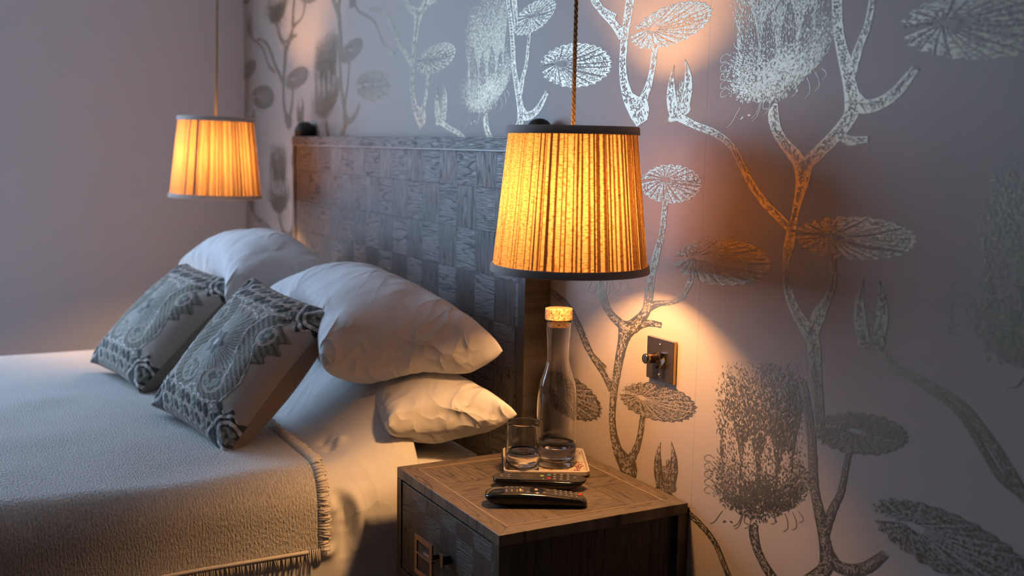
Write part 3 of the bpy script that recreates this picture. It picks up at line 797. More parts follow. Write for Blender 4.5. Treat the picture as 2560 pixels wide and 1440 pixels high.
def make_cushion(name, a, thick):
    n = 250; g = np.linspace(-1, 1, n); u, v = np.meshgrid(g, g, indexing='ij')
    def shape(u, v, sgn):
        bow = .085
        x = u*(1-bow*(1-v*v)*np.abs(u)**2*.8); y = v*(1-bow*(1-u*u)*np.abs(v)**2*.8)
        env = np.clip((1-u*u)*(1-v*v), 0, 1)
        z = sgn*thick/2*(1 if sgn > 0 else 1.32)*env**(.42 if sgn > 0 else .36)
        cr = np.maximum(np.abs(u), np.abs(v)); dg = np.minimum(np.abs(u), np.abs(v))
        wr = .0035*np.sin((np.abs(u)-np.abs(v))*26+vnoise(u*5, v*5, 4)*5)*np.clip((dg-.45)/.5, 0, 1)*np.clip((1-cr)/.12, 0, 1)
        z = z+sgn*(wr+(vnoise(u*3+5, v*3, 8)-.5)*.010*env)
        return np.stack([x*a/2, y*a/2, z], -1)
    P = shape(u, v, 1); col, rel = cushion_pattern(u, v)
    d1 = np.gradient(P, axis=0); d2 = np.gradient(P, axis=1); N = np.cross(d1, d2); N /= np.linalg.norm(N, axis=-1)[..., None]+1e-12
    P = P+N*(rel*np.clip((1-np.maximum(np.abs(u), np.abs(v)))/.03, 0, 1))[..., None]*.0016
    root = thing(name, None, 'cushion')
    fr = mesh_np('embroidered_front', P.reshape(-1, 3), grid_faces(n, n), [m_emb])
    ca = fr.data.color_attributes.new('stitch', 'FLOAT_COLOR', 'POINT')
    ca.data.foreach_set('color', np.concatenate([col, np.ones(u.shape+(1,))], -1).astype(np.float32).ravel())
    fr.parent = root
    m = 60; g = np.linspace(-1, 1, m); u, v = np.meshgrid(g, g, indexing='ij')
    bk = mesh_np('plain_back', shape(u, v, -1).reshape(-1, 3), grid_faces(m, m)[:, ::-1], [m_back]); bk.parent = root
    bm = bmesh.new(); s_ = np.linspace(-1, 1, 50); loop = [(x, -1) for x in s_]+[(1, y) for y in s_[1:]]+[(x, 1) for x in s_[::-1][1:]]+[(-1, y) for y in s_[::-1][1:]]
    L_ = np.array(loop); pp = shape(L_[:, 0], L_[:, 1], 0)
    tube(bm, [Vector(p) for p in pp], .0016, 6, cap=False); sm_ = obj('edge_seam', bm, m_back, root, smooth=True)
    return root
t = NT('embroidered_linen'); at = t.n('ShaderNodeVertexColor', layer_name='stitch'); o_ = t.obj()
t.bsdf(col=at.outputs[0], rough=.78, sheen=.2, spec=.25, normal=t.bump(t.noise(o_, 900, 2), .25, .0008)); m_emb = t.m
m_back = cloth('brown_linen', (.30, .235, .185), 700, .3, slub=.06)
cus = make_cushion('embroidered_cushion', .355, .125)
def place(o, c, xa, ya):
    xa = Vector(xa).normalized(); ya = Vector(ya); ya = (ya-xa*ya.dot(xa)).normalized(); za = xa.cross(ya)
    o.matrix_world = Matrix.Translation(Vector(c)) @ Matrix((xa, ya, za)).transposed().to_4x4()
def copy_tree(o, label, cat=None):
    def cp(x, par):
        c = x.copy(); C.objects.link(c); c.parent = par
        if par is not None: c.matrix_parent_inverse = x.matrix_parent_inverse.copy()
        for ch in [k for k in bpy.data.objects if k.parent == x and k != c]: cp(ch, c)
        return c
    r = cp(o, None); r['label'] = label; return r
cus['group'] = 'embroidered cushions'
cus['label'] = 'grey-olive embroidered cushion overlapping its twin, its plain brown back showing beside the pillow'
cus2 = copy_tree(cus, 'grey and olive embroidered cushion leaning further back, half behind its twin near the plain wall')
place(cus, (-2.265, .602, .742), (.973, .209, -.102), (-.063, .659, .745))
place(cus2, (-2.83, .560, .738), (.985, .17, -.039), (-.098, .722, .68))

# ------------------------------------------------------------------ bedside cabinet
NX0, NX1, NY0, NY1, NZ = -1.829, -1.429, .770, 1.128, .61
def make_nightstand():
    W_, D_, z0 = NX1-NX0, NY1-NY0, .405
    r = thing('bedside_cabinet', None, 'bedside cabinet')
    f = .019
    bm = bmesh.new(); g = .0012; b = .030; T = .0185
    # mitred border boards round a parquet centre, thin raised inlay between
    box(bm, b, W_-b, b, D_-b, NZ-T, NZ-.0004); cpn = obj('top_panel', bm, m_topc, r)
    for nm, m_, pts in (('top_border', m_topx, [(0, 0), (W_, 0), (W_-b, b), (b, b)]), ('top_border', m_topy, [(W_, 0), (W_, D_), (W_-b, D_-b), (W_-b, b)]),
                    ('top_border', m_topx, [(W_, D_), (0, D_), (b, D_-b), (W_-b, D_-b)]), ('top_border', m_topy, [(0, D_), (0, 0), (b, b), (b, D_-b)])):
        bm = bmesh.new(); vs0 = [bm.verts.new((x, y, NZ)) for x, y in pts]; vs1 = [bm.verts.new((x, y, NZ-T)) for x, y in pts]
        bm.faces.new(vs0); bm.faces.new(vs1[::-1])
        for i in range(4): bm.faces.new((vs0[i], vs0[(i+1) % 4], vs1[(i+1) % 4], vs1[i]))
        bmesh.ops.bevel(bm, geom=list(bm.edges), offset=.0006, segments=1, affect='EDGES')
        obj(nm, bm, m_, r)
    bm = bmesh.new()
    for p, q in (((b, b), (W_-b, b)), ((W_-b, b), (W_-b, D_-b)), ((W_-b, D_-b), (b, D_-b)), ((b, D_-b), (b, b))):
        x0, x1 = sorted((p[0], q[0])); y0, y1 = sorted((p[1], q[1])); box(bm, x0-.0009, x1+.0009, y0-.0009, y1+.0009, NZ-.001, NZ+.0006)
    obj('inlay_line', bm, plain('pale_inlay', (.34, .25, .17), .4), r)
    zt = NZ-T
    for x0 in (0, W_-f):
        for y0 in (0, D_-f): bm = bmesh.new(); box(bm, x0, x0+f, y0, y0+f, z0-.0, zt-.0003, .0008); obj('corner_post', bm, m_oakzn, r)
    bm = bmesh.new()
    for y0 in (.0005, D_-f+.0005): box(bm, f, W_-f, y0, y0+f-.001, z0, z0+f, .0008)
    for x0 in (.0005, W_-f+.0005): box(bm, x0, x0+f-.001, f, D_-f, z0, z0+f, .0008)
    obj('bottom_rails', bm, m_rail, r)
    for x0 in (.004, W_-.020):
        bm = bmesh.new(); box(bm, x0, x0+.007, f, D_-f, z0+f, zt-.0005); obj('side_panel', bm, m_sidep, r)
    bm = bmesh.new(); box(bm, f, W_-f, D_-.012, D_-.006, z0+f, zt-.0005); obj('back_panel', bm, m_sidep, r)
    # door with a small gap all round
    bm = bmesh.new(); box(bm, f+.0035, W_-f-.0025, .0015, .0195, z0+f+.002, zt-.004, .0008); d = obj('door', bm, m_door, r)
    bm = bmesh.new(); box(bm, f+.004, W_-f-.003, .0008, .003, zt-.0052, zt-.0038); obj('door_edge_highlight', bm, plain('oak_door_highlight', (.22, .20, .18), .35), d)  # lighter strip stands in for the highlight on the door's top edge
    hx0, hx1, hz0, hz1 = .131, .203, NZ-.150, NZ-.079
    bm = bmesh.new(); q = .0095; y0, y1 = -.019, -.022
    box(bm, hx0, hx1, y0, y1, hz1-q, hz1, .0008); box(bm, hx0, hx1, y0, y1, hz0, hz0+q, .0008)
    box(bm, hx0, hx0+q, y0, y1, hz0+q, hz1-q, .0008); box(bm, hx1-q, hx1, y0, y1, hz0+q, hz1-q, .0008)
    box(bm, (hx0+hx1)/2-.012, (hx0+hx1)/2+.012, -.016, .002, hz1-.036, hz1-.027, .001)
    box(bm, hx0+q*.2, hx1-q*.2, -.0155, -.0225, hz1-.0335, hz1-.0295)
    obj('ring_handle', bm, plain('bronze', (.30, .17, .11), .38, .85), d)
    bm = bmesh.new(); box(bm, .221, .225, -.012, .002, NZ-.108, NZ-.092, .001); box(bm, .217, .229, -.014, -.012, NZ-.112, NZ-.088, .0008); obj('key', bm, plain('dull_brass', (.20, .15, .09), .4, .8), d)
    for x in (.02, W_-.02):
        for y in (.02, D_-.02):
            bm = bmesh.new(); box(bm, x-.017, x+.017, y-.017, y+.017, 0, z0, .001); obj('leg', bm, m_oakzn, r)
    r.location = (NX0, NY0, 0)
    return r
m_oakzn = wood('cabinet_oak_upright', (2, 0), el=.9, base=(.075, .06, .048), dark=(.014, .011, .009), rough=.42, bs=.5)
m_sidep = wood('cabinet_oak_side', (2, 1), el=.9, base=(.055, .045, .037), dark=(.012, .009, .008), rough=.45, bs=.5)
m_rail = wood('cabinet_oak_rail', (0, 2), base=(.07, .056, .046), dark=(.014, .011, .009), rough=.42, bs=.5)
ns = make_nightstand(); ns['group'] = 'bedside cabinets'
ns['label'] = 'dark oak bedside cabinet under the near lamp, carrying the remotes and tray'
ns2 = copy_tree(ns, 'dark oak bedside cabinet in the corner beyond the bed, hidden behind its pillows')
ns2.location = (BX0-.045-(NX1-NX0), NY0, 0)

# ------------------------------------------------------------------ tray, carafe, tumbler
m_glass = NT('clear_glass'); m_glass.bsdf(col=(1, 1, 1), rough=0.0, trans=1.0, ior=1.46, spec=.5); m_glass = m_glass.m
m_water = NT('water'); m_water.bsdf(col=(1, 1, 1), rough=0.0, trans=1.0, ior=1.33); m_water = m_water.m
t = NT('cork'); o_ = t.obj(); v_ = t.n('ShaderNodeTexVoronoi', {'Vector': o_, 'Scale': 380.}).outputs['Color']
n_ = t.noise(o_, 520, 4, .7); vv = t.xyz(v_)[0]
cc = t.ramp(t.math('ADD', t.math('MULTIPLY', n_, .65), t.math('MULTIPLY', vv, .35)), (.30, (.10, .045, .018)), (.42, (.50, .28, .12)), (.62, (.68, .42, .20)), (.85, (.78, .55, .32)))
t.bsdf(col=cc, rough=.8, normal=t.bump(n_, .5, .001), spec=.2); m_cork = t.m
t = NT('tray_decor'); o_ = t.obj()
n1 = t.noise(o_, 28, 3, .6, 1.2); n2 = t.noise(o_, 60, 2, .5, .6)
red = t.ramp(n1, (.56, (0, 0, 0)), (.585, (1, 1, 1)), (.62, (1, 1, 1)), (.66, (0, 0, 0))); brn = t.ramp(n2, (.58, (0, 0, 0)), (.61, (1, 1, 1)))
col_ = t.mix(brn, (.60, .53, .42), (.45, .25, .10)); col_ = t.mix(red, col_, (.22, .03, .02))
t.bsdf(col=col_, rough=.22, spec=.5, coat=.4); m_tray = t.m
m_rim = plain('tray_rim_cream', (.62, .54, .47), .3)
def make_tray():
    r = thing('tray', None, 'tray'); s_ = .0775
    def rr(bm, h, z, rad, n=5):
        out = []
        for cx, cy_, a0 in ((h-rad, h-rad, 0), (-h+rad, h-rad, 90), (-h+rad, -h+rad, 180), (h-rad, -h+rad, 270)):
            for k in range(n+1):
                a = R_(a0+90*k/n); out.append(bm.verts.new((cx+rad*math.cos(a), cy_+rad*math.sin(a), z)))
        return out
    bm = bmesh.new()
    L_ = [rr(bm, s_-.006, 0, .008), rr(bm, s_-.001, .004, .010), rr(bm, s_, .0105, .011), rr(bm, s_-.0008, .0118, .010), rr(bm, s_-.0024, .0118, .009), rr(bm, s_-.0036, .0090, .008), rr(bm, s_-.0044, .0045, .007)]
    for a, b in zip(L_, L_[1:]):
        for i in range(len(a)): bm.faces.new((a[i], a[(i+1) % len(a)], b[(i+1) % len(a)], b[i]))
    bm.faces.new(L_[0][::-1]); bm.faces.new(L_[-1]); obj('rim', bm, m_rim, r, smooth=False)
    bm = bmesh.new(); a = rr(bm, s_-.0055, .0050, .006); b = rr(bm, s_-.0055, .0044, .006); bm.faces.new(a)
    for i in range(len(a)): bm.faces.new((b[i], b[(i+1) % len(a)], a[(i+1) % len(a)], a[i]))
    obj('printed_base', bm, m_tray, r)
    return r
tray = make_tray(); tray['label'] = 'small square cream tray printed with red and brown berries, under the carafe and tumbler'
tray.location = (-1.7207, 1.0206, NZ+.0008); tray.rotation_euler = (0, 0, R_(62.5))
TZ0 = NZ+.0008+.0054
def rs_prof(P, n=4):
    return [(max(0, a), b) for a, b in catmull(P, n)]
def make_carafe():
    r = thing('carafe', None, 'carafe')
    o = [(.0, 0), (.030, 0), (.0350, .0018), (.0367, .006), (.0370, .030), (.0370, .105), (.0362, .124), (.0330, .146), (.0262, .166), (.0214, .184), (.0205, .195), (.0210, .215), (.0226, .240), (.0232, .2575), (.0226, .2590)]
    i_ = [(.0212, .2575), (.0206, .240), (.0190, .215), (.0185, .195), (.0194, .184), (.0242, .166), (.0310, .146), (.0342, .124), (.0350, .105), (.0350, .030), (.0346, .016), (.031, .0105), (.020, .0085), (0, .0125)]
    bm = bmesh.new(); lathe(bm, rs_prof(o[1:])[:-1]+[o[-1]]+rs_prof(i_[:-1])+[i_[-1]], 72) if False else lathe(bm, [o[0]]+rs_prof(o[1:])+rs_prof(i_[:-1])+[i_[-1]], 72); obj('glass_bottle', bm, m_glass, r, smooth=True)
    bm = bmesh.new(); lathe(bm, [(0, .0127), (.020, .0087), (.031, .0107), (.0348, .0162), (.03515, .030), (.03515, .0405), (.0344, .0395), (0, .0392)], 64)
    obj('water', bm, m_water, r, smooth=True)
    bm = bmesh.new(); lathe(bm, [(0, .2465), (.0195, .2465), (.0205, .2475), (.0209, .2585), (.0246, .2592), (.0250, .2600), (.0250, .2775), (.0244, .2785), (0, .2785)], 48)
    ck = obj('cork_stopper', bm, m_cork, r, smooth=False)
    return r
cf = make_carafe(); cf['label'] = 'tall clear glass carafe with cork stopper and little water, standing on the tray'; cf['group'] = 'cork-stoppered carafes'
P = onZ(1388.5, 1160, TZ0); cf.location = (P[0], P[1], TZ0); cf.scale = (1.0, 1.0, 1.045)
cf2 = copy_tree(cf, 'cork-topped carafe in the corner beyond the bed, only its stopper peeping over the pillow')
P = onY(604, 577, .94); cf2.location = (P[0]+.0, .94, NZ+.0008); cf2.scale = (1.07, 1.07, (P[2]-NZ)/.2785)
def make_tumbler():
    r = thing('tumbler', None, 'drinking glass')
    o = [(.0, 0), (.019, 0), (.0245, .0025), (.0295, .0105), (.0315, .022), (.0318, .034), (.0302, .058), (.0284, .0795), (.0281, .0805)]
    i_ = [(.0274, .0798), (.0291, .058), (.0305, .036), (.0302, .024), (.0282, .0145), (.0235, .0085), (.012, .0066), (0, .0064)]
    bm = bmesh.new(); lathe(bm, [o[0]]+rs_prof(o[1:])+rs_prof(i_[:-1])+[i_[-1]], 72); obj('glass_bowl', bm, m_glass, r, smooth=True)
    bm = bmesh.new(); lathe(bm, [(0, .0066), (.012, .0068), (.0236, .0087), (.0283, .0147), (.03035, .024), (.03055, .0325), (.0298, .0318), (0, .0315)], 64); obj('water', bm, m_water, r, smooth=True)
    return r
tb = make_tumbler(); tb['label'] = 'short round clear tumbler holding some water, in front of the carafe on the tray'
P = onZ(1307, 1174, TZ0); tb.location = (P[0], P[1], TZ0); tb.scale = (1.02, 1.02, 1.10)

# ------------------------------------------------------------------ remotes
m_gloss = plain('gloss_black_plastic', (.006, .006, .007), .12)
m_matt = plain('soft_black_plastic', (.030, .026, .023), .42)
m_key = plain('grey_buttons', (.20, .18, .16), .35); m_keyd = plain('dark_buttons', (.012, .012, .012), .25)
def loft(bm, secs, mi_top=0, mi_side=0):
    """secs: list of (x, halfwidth, ztop, zbot, round) cross-sections along x"""
    rings = []
    for x, hw, zt, zb, rd in secs:
        pts = []
        for k in range(20):
            a = 2*math.pi*k/20; c_, s_ = math.cos(a), math.sin(a)
            ex = .45 if s_ > 0 else .75
            pts.append(bm.verts.new((x, hw*math.copysign(abs(c_)**ex, c_), (zt+zb)/2+(zt-zb)/2*math.copysign(abs(s_)**ex, s_))))
        rings.append(pts)
    for a, b in zip(rings, rings[1:]):
        for k in range(20): bm.faces.new((a[k], a[(k+1) % 20], b[(k+1) % 20], b[k]))
    bm.faces.new(rings[0][::-1]); bm.faces.new(rings[-1])
def key(par, x, y, z, rx, ry):
    bm = bmesh.new(); pip(bm, x, y, z, rx, ry); obj('key', bm, m_key, par)
def pip(bm, x, y, z, rx, ry, h=.0012, n=12, tilt=0):
    lo_ = [bm.verts.new((x+rx*math.cos(2*math.pi*k/n), y+ry*math.sin(2*math.pi*k/n), z-.001)) for k in range(n)]
    hi = [bm.verts.new((x+rx*.8*math.cos(2*math.pi*k/n), y+ry*.8*math.sin(2*math.pi*k/n), z+h)) for k in range(n)]
    for k in range(n): bm.faces.new((lo_[k], lo_[(k+1) % n], hi[(k+1) % n], hi[k]))
    bm.faces.new(hi)
def remote_a():
    r = thing('remote_control', None, 'remote control'); L_ = .168
    S_ = []
    for s in np.linspace(0, 1, 30):
        e = min(1, (s/.05)) ** .5 if s < .05 else (min(1, (1-s)/.04)**.5 if s > .96 else 1)
        hw = (.0235-.004*s)*max(.55, e); zt = np.interp(s, [0, .15, .35, .6, .85, 1], [.0225, .0248, .0250, .0225, .0175, .0135])
        zb = np.interp(s, [0, .04, .1, .2, 1], [.0125, .006, .0015, 0, 0]); zt = zb+(zt-zb)*max(.6, e)
        S_.append((s*L_, hw, zt, zb, 1))
    bm = bmesh.new(); loft(bm, S_); obj('casing', bm, m_gloss, r, smooth=True)
    ztf = lambda s: np.interp(s, [0, .15, .35, .6, .85, 1], [.0225, .0248, .0250, .0225, .0175, .0135])
    bm = bmesh.new(); n = 24; rows = []
    for s in np.linspace(.19, .97, n):
        hw = (.0235-.004*s)*.80*(1 if s < .93 else math.sqrt(max(.15, 1-((s-.93)/.04)**2)))
        rows.append([bm.verts.new((s*L_, q*hw, ztf(s)+.0004-abs(q)**3*.0010)) for q in np.linspace(-1, 1, 7)])
    for a, b in zip(rows, rows[1:]):
        for k in range(6): bm.faces.new((a[k], b[k], b[k+1], a[k+1]))
    obj('keypad', bm, m_matt, r, smooth=True)
    for nm, s, y, mt_ in (('power_button', .95, .006, 'red'), ('blue_key', .60, .012, 'blue')):
        pass
    for c_ in range(3):
        for k in range(5): s = .69+.052*k; key(r, s*L_, (c_-1)*.0105, ztf(s), .0022, .0030)
    for k in range(4): key(r, (.21+.052*k)*L_, -.009, ztf(.21+.052*k), .0016, .0065); key(r, (.21+.052*k)*L_, .008, ztf(.21+.052*k), .0014, .003)
    key(r, .58*L_, -.011, ztf(.58), .003, .003); key(r, .62*L_, .003, ztf(.62), .003, .0025); key(r, .42*L_, -.013, ztf(.42), .0028, .0025)
    bm = bmesh.new(); pip(bm, .50*L_, 0, ztf(.5), .016, .0165, .0010, 28); obj('navigation_ring', bm, m_gloss, r)
    bm = bmesh.new(); pip(bm, .50*L_, 0, ztf(.5)+.0008, .0035, .0045, .0012, 16); obj('ok_key', bm, plain('copper_key', (.55, .30, .18), .35), r)  # centre key in plain copper colour
    bm = bmesh.new(); pip(bm, .935*L_, .006, ztf(.935), .0040, .0055); obj('red_key', bm, plain('red_plastic', (.45, .02, .015), .4), r)
    bm = bmesh.new(); pip(bm, .345*L_, -.006, ztf(.345), .0020, .008); obj('gold_key', bm, plain('gold_key', (.55, .38, .12), .35), r)
    return r
def remote_b():
    r = thing('remote_control', None, 'remote control'); L_ = .162; S_ = []
    for s in np.linspace(0, 1, 36):
        e = math.sqrt(max(.02, 1-((s-.82)/.18)**2)) if s > .82 else (math.sqrt(max(.03, 1-((.06-s)/.06)**2)) if s < .06 else 1)
        hw = np.interp(s, [0, .3, .8, 1], [.0185, .0225, .0235, .0235])*e
        zb = np.interp(s, [0, .15, .5, .8, .92, 1], [.006, .001, 0, .001, .006, .0135]); zt = .0175+.0015*math.sin(s*3.14)
        S_.append((s*L_, hw, zt, min(zb, zt-.002), 1))
    bm = bmesh.new(); loft(bm, S_); obj('casing', bm, m_gloss, r, smooth=True)
    bm = bmesh.new(); rows = []
    for s in np.linspace(.02, .985, 40):
        e = math.sqrt(max(.02, 1-((s-.82)/.18)**2)) if s > .82 else (math.sqrt(max(.05, 1-((.06-s)/.06)**2)) if s < .06 else 1)
        hw = np.interp(s, [0, .3, .8, 1], [.0185, .0225, .0235, .0235])*e*.93
        rows.append([bm.verts.new((s*L_, q*hw, .0175+.0015*math.sin(s*3.14)+.0004-abs(q)**3*.0009)) for q in np.linspace(-1, 1, 7)])
    for a, b in zip(rows, rows[1:]):
        for k in range(6): bm.faces.new((a[k], b[k], b[k+1], a[k+1]))
    obj('face_plate', bm, m_matt, r, smooth=True)
    Z = .0192
    bm = bmesh.new(); pip(bm, .37*L_, 0, Z-.0006, .0165, .0165, .0008, 32); obj('navigation_pad', bm, plain('dark_brown_pad', (.045, .036, .03), .3), r)
    for k in range(4):
        for c_ in range(3):
            if k < 3 or c_ == 1: key(r, (.66+.072*k)*L_, (c_-1)*.0125, Z-.0006, .0030, .0030)
    for x, y in ((.09, -.004), (.17, -.008), (.17, .004), (.54, -.014)): key(r, x*L_, y, Z-.001, .0027, .0027)
    for nm, x, y, cc_ in (('green_key', .525, .002, (.25, .40, .06)), ('red_key', .60, -.010, (.40, .03, .02)), ('blue_key', .60, .008, (.08, .20, .30))):
        bm = bmesh.new(); pip(bm, x*L_, y, Z-.0005, .0042, .0042); obj(nm, bm, plain(nm+'_plastic', cc_, .4), r)
    return r
ra = remote_a(); ra['label'] = 'thick glossy black remote control lying closest to the cabinet front edge'; ra['group'] = 'television remotes'
rb = remote_b(); rb['label'] = 'slimmer matt dark remote control with rounded end, between the glossy remote and the tray'; rb['group'] = 'television remotes'
d0 = np.array([-1.473+1.548, .952-.814]); an = math.atan2(d0[1], d0[0]); nrm = np.array([-math.sin(an), math.cos(an)])
p0 = np.array([-1.5515, .808])+nrm*.023; ra.location = (p0[0], p0[1], NZ+.0008); ra.rotation_euler = (0, 0, an)
an2 = an-R_(4); p1 = np.array([-1.636, .857]); ed = onZ(1458, 1226, NZ); p1 = np.array(ed[:2])-np.array([math.cos(an2), math.sin(an2)])*.157+np.array([-math.sin(an2), math.cos(an2)])*.008
rb.location = (p1[0], p1[1], NZ+.0008); rb.rotation_euler = (0, 0, an2)

# ------------------------------------------------------------------ dimmer switch plate
r = thing('dimmer_switch', 'square dark bronze wall switch plate with a round dimmer knob and rocker, beside the carafe', 'switch')
sx0, sx1, sz0, sz1 = -1.5535, -1.4780, .8018, .8744; sw, sh = sx1-sx0, sz1-sz0
bm = bmesh.new(); box(bm, 0, sw, -.0012, .0, 0, sh); 
m_brz = plain('brushed_dark_bronze', (.085, .065, .052), .38, .75); m_edge = plain('polished_gold_edge', (.50, .36, .20), .3, .9)
bmesh.ops.translate(bm, verts=bm.verts, vec=(0, -.0062, 0)); obj('face_plate', bm, m_brz, r)
bm = bmesh.new(); box(bm, -.0004, sw+.0004, -.0066, -.0003, -.0004, sh+.0004, .0006); obj('plate_edge', bm, m_edge, r)
m_chr = plain('polished_chrome', (.55, .53, .50), .12, 1.0); m_knob = plain('smoked_bronze_knob', (.28, .20, .12), .18, 1.0)
bm = bmesh.new(); lathe(bm, [(0, 0), (.0095, 0), (.0098, .0015), (.0075, .003), (.0072, .006), (.0088, .008), (.0088, .0235), (.0080, .0245), (0, .0245)], 36)
bmesh.ops.rotate(bm, verts=bm.verts, cent=(0, 0, 0), matrix=Matrix.Rotation(R_(90), 3, 'X')); bmesh.ops.translate(bm, verts=bm.verts, vec=(sw*.36, -.0074, sh*.53))
kn = obj('dimmer_knob', bm, m_knob, r, smooth=True)
bm = bmesh.new(); lathe(bm, [(0, 0), (.0078, 0), (0, .0004)], 32); bmesh.ops.rotate(bm, verts=bm.verts, cent=(0, 0, 0), matrix=Matrix.Rotation(R_(90), 3, 'X')); bmesh.ops.translate(bm, verts=bm.verts, vec=(sw*.36, -.0320, sh*.53)); obj('knob_face', bm, m_black, kn)
bm = bmesh.new(); box(bm, sw*.36-.0105, sw*.36+.0105, -.0078, -.0072, sh*.53-.018, sh*.53+.018, .0002); obj('knob_surround', bm, m_brz, r)
bm = bmesh.new()
vv_ = [(0, -.0075), (.0, -.0205), (.013, -.0090), (.026, -.0125), (.026, -.0075)]
for x in (0, 1): pass
a = [bm.verts.new((sw*.56, y, sh*.53-.014+z)) for z, y in vv_]; b = [bm.verts.new((sw*.56+.0125, y, sh*.53-.014+z)) for z, y in vv_]
for i in range(5): bm.faces.new((a[i], a[(i+1) % 5], b[(i+1) % 5], b[i]))
bm.faces.new(a[::-1]); bm.faces.new(b); obj('rocker', bm, m_chr, r)
for z in (sh*.14, sh*.86):
    bm = bmesh.new(); lathe(bm, [(0, .0), (.0026, .0), (.0022, .0009), (0, .0011)], 20); bmesh.ops.rotate(bm, verts=bm.verts, cent=(0, 0, 0), matrix=Matrix.Rotation(R_(90), 3, 'X')); bmesh.ops.translate(bm, verts=bm.verts, vec=(sw*.49, -.0074, z)); obj('screw', bm, plain('brass_screw', (.65, .52, .30), .3, 1.0), r, smooth=True)
r.location = (sx0, YW, sz0)

# ------------------------------------------------------------------ pendant lamps
def shade_material():
    t = NT('gathered_linen_shade'); o_ = t.obj(); c_ = t.xyz(o_)
    at = t.n('ShaderNodeAttribute', attribute_name='layers'); lay = at.outputs['Fac']
    ang = t.n('ShaderNodeMath', {0: c_[1], 1: c_[0]}, operation='ARCTAN2').outputs[0]
    slub = t.noise(t.comb(t.math('MULTIPLY', ang, 16.0), t.math('MULTIPLY', c_[2], 560.0)), 1.0, 3, .65)
    warp = t.noise(t.comb(t.math('MULTIPLY', ang, 260.0), t.math('MULTIPLY', c_[2], 9.0)), 1.0, 2, .6)
    dn = t.ramp(slub, (.46, (1, 1, 1)), (.55, (.66, .54, .40)), (.68, (.26, .15, .07)))
    dw = t.ramp(warp, (.50, (1, 1, 1)), (.72, (.66, .55, .42)))
    tc = t.n('ShaderNodeMix', data_type='RGBA', blend_type='MULTIPLY'); tc.inputs[0].default_value = 1
    t.l(dn, tc.inputs[6]); t.l(dw, tc.inputs[7])
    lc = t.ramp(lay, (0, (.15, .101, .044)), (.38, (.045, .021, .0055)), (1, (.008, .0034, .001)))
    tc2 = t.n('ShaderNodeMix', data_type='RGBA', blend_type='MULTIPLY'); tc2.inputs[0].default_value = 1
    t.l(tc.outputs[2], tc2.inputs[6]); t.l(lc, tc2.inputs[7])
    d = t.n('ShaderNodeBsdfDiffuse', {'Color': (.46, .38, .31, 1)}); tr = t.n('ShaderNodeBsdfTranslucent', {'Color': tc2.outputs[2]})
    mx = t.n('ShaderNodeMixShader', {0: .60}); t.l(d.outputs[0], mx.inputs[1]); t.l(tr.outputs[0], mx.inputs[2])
    b = t.bump(t.math('ADD', slub, warp), .35, .001); t.l(b, d.inputs['Normal'])
    t.l(mx.outputs[0], t.out.inputs[0]); return t.m
m_shade = shade_material(); m_trim = cloth('taupe_shade_trim', (.50, .44, .40), 500, .3)
t = NT('glowing_bulb'); e_ = t.n('ShaderNodeEmission', {'Color': (*BULB_COL, 1), 'Strength': BULB}); t.l(e_.outputs[0], t.out.inputs[0]); m_bulb = t.m
t = NT('twisted_gold_cord'); o_ = t.obj(); c_ = t.xyz(o_)
an_ = t.n('ShaderNodeMath', {0: c_[1], 1: c_[0]}, operation='ARCTAN2').outputs[0]
tw = t.math('SINE', t.math('ADD', t.math('MULTIPLY', an_, 3.0), t.math('MULTIPLY', c_[2], 2*math.pi/.0095)))
t.bsdf(col=t.mix(t.math('ADD', .5, t.math('MULTIPLY', tw, .5)), (.055, .032, .012), (.42, .28, .10)), rough=.5, spec=.4, sheen=.2); m_cord = t.m
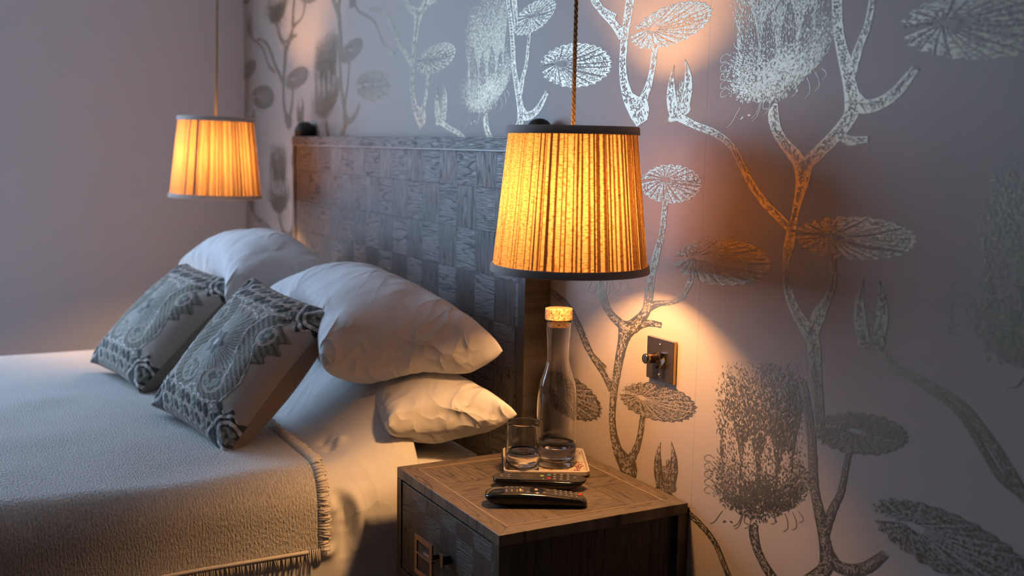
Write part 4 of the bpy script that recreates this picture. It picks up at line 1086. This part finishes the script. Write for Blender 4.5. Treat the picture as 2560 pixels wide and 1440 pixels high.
def make_lamp(seed):
    r = thing('pendant_lamp', None, 'pendant lamp')
    rt, rb_, h = .1045, .1285, .232
    rs = random.Random(seed)
    # gathers: irregular pleats, doubled cloth where they fold over
    N = 1080; NP = 92; edges = [0]
    for k in range(NP): edges.append(edges[-1]+rs.uniform(.45, 1.6))
    E_ = np.array(edges)/edges[-1]*2*math.pi; fold = [rs.uniform(.16, .46) if rs.random() < .9 else .75 for _ in range(NP)]; dark_ = [rs.uniform(.5, 1.0) for _ in range(NP)]
    th = np.linspace(0, 2*math.pi, N, endpoint=False); nz = 14; z = np.linspace(0, h, nz)
    V_ = np.zeros((N, nz, 3)); Ly = np.zeros((N, nz))
    ti = np.searchsorted(E_, th, side='right')-1
    for i in range(N):
        k = ti[i]; f_ = (th[i]-E_[k])/(E_[k+1]-E_[k])
        for j in range(nz):
            s = z[j]/h; wob = .035*math.sin(s*5+k*1.7)
            ff = f_+wob
            R0 = rb_+(rt-rb_)*s; amp = .0022
            q = fold[k]; ripple = (ff/q if ff < q else (1-ff)/(1-q)); ripple = max(0, min(1, ripple))
            rad = R0-.0035+amp*(ripple-.3)
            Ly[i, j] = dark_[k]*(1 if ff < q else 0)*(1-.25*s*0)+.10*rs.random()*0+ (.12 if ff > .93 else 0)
            V_[i, j] = (rad*math.cos(th[i]), rad*math.sin(th[i]), z[j])
    sh = mesh_np('gathered_shade', V_.reshape(-1, 3), grid_faces(N, nz, wrap=True), [m_shade])
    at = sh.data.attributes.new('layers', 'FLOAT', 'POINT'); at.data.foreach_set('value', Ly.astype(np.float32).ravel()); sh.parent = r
    for nm, R1, z0, z1, R2 in (('top_trim', rt+.0002, h-.0125, h+.0005, rt+.0012), ('bottom_trim', rb_-.0002, -.0005, .0115, rb_+.001)):
        bm = bmesh.new(); sg = 1 if nm == 'top_trim' else -1
        Ra = rt if nm == 'top_trim' else rb_
        sl = (rb_-rt)/h
        prof = [(Ra+.0008-sl*(z0-(h if sg > 0 else 0))*1, z0), (Ra+.0016-sl*(z0+.001-(h if sg > 0 else 0)), z0+.001), (Ra+.0016-sl*(z1-.001-(h if sg > 0 else 0)), z1-.001), (Ra+.0004, z1), (Ra-.0075, z1), (Ra-.0075, z0)]
        lathe(bm, prof, 96, close=True); obj(nm, bm, m_trim, r, smooth=True)
    bm = bmesh.new(); lathe(bm, [(0, -.030), (.015, -.0275), (.025, -.018), (.029, -.003), (.026, .014), (.017, .030), (.0135, .040), (0, .041)], 32)
    b_ = obj('bulb', bm, m_bulb, r, smooth=True); b_.location = (0, 0, .112)
    bm = bmesh.new(); lathe(bm, [(0, .166), (.016, .166), (.019, .170), (.019, .205), (.012, .213), (0, .214)], 24); obj('lamp_holder', bm, m_black, r, smooth=True)
    bm = bmesh.new()
    for k in range(3):
        a = 2*math.pi*k/3+.4; tube(bm, [(.018*math.cos(a), .018*math.sin(a), .200), ((rt-.006)*math.cos(a), (rt-.006)*math.sin(a), .222)], .0012, 6)
    obj('shade_carrier', bm, m_black, r)
    bm = bmesh.new(); H_ = 1.30
    pts = [(0, 0, .212+H_*k/220) for k in range(221)]
    # three strands laid together
    for q in range(3):
        tube(bm, [(.0019*math.cos(2*math.pi*(p[2]/.030+q/3)), .0019*math.sin(2*math.pi*(p[2]/.030+q/3)), p[2]) for p in pts], .0020, 6)
    cdn = obj('cord', bm, m_cord, r, smooth=True)
    bm = bmesh.new(); lathe(bm, [(0, 0), (.05, 0), (.05, .006), (.02, .03), (0, .032)][::-1], 32); rose = obj('ceiling_rose', bm, m_black, r, smooth=True); rose.scale = (1, 1, -1)
    r['_'] = 0; del r['_']
    return r, cdn, rose
Pn = CAM+ray(1424, 677)*1.80
lamp, cdn, rose = make_lamp(11); lamp.location = tuple(Pn)
lamp['label'] = 'gathered linen pendant lamp, large and sharp, hanging over the cabinet with the carafe'; lamp['group'] = 'pendant bedside lamps'
lamp2 = copy_tree(lamp, 'gathered linen pendant lamp, small and blurred, hanging beyond the bed before the plain wall')
Pf = CAM+ray(539, 494)*3.42; lamp2.location = tuple(Pf); lamp2.scale = (1.085, 1.085, 1.06); lamp2.rotation_euler = (0, R_(1.3), R_(70))
for L__ in (lamp, lamp2):
    for c in [k for k in bpy.data.objects if k.parent == L__]:
        if c.name.startswith('cord'):
            need = (ZC-L__.location.z)/L__.scale[2]-.206; c.scale = (1, 1, need/1.306); c.location = (0, 0, .206*(1-need/1.306)+.0)
        if c.name.startswith('ceiling_rose'): c.location = (0, 0, (ZC-L__.location.z)/L__.scale[2])
# lay-on fixings
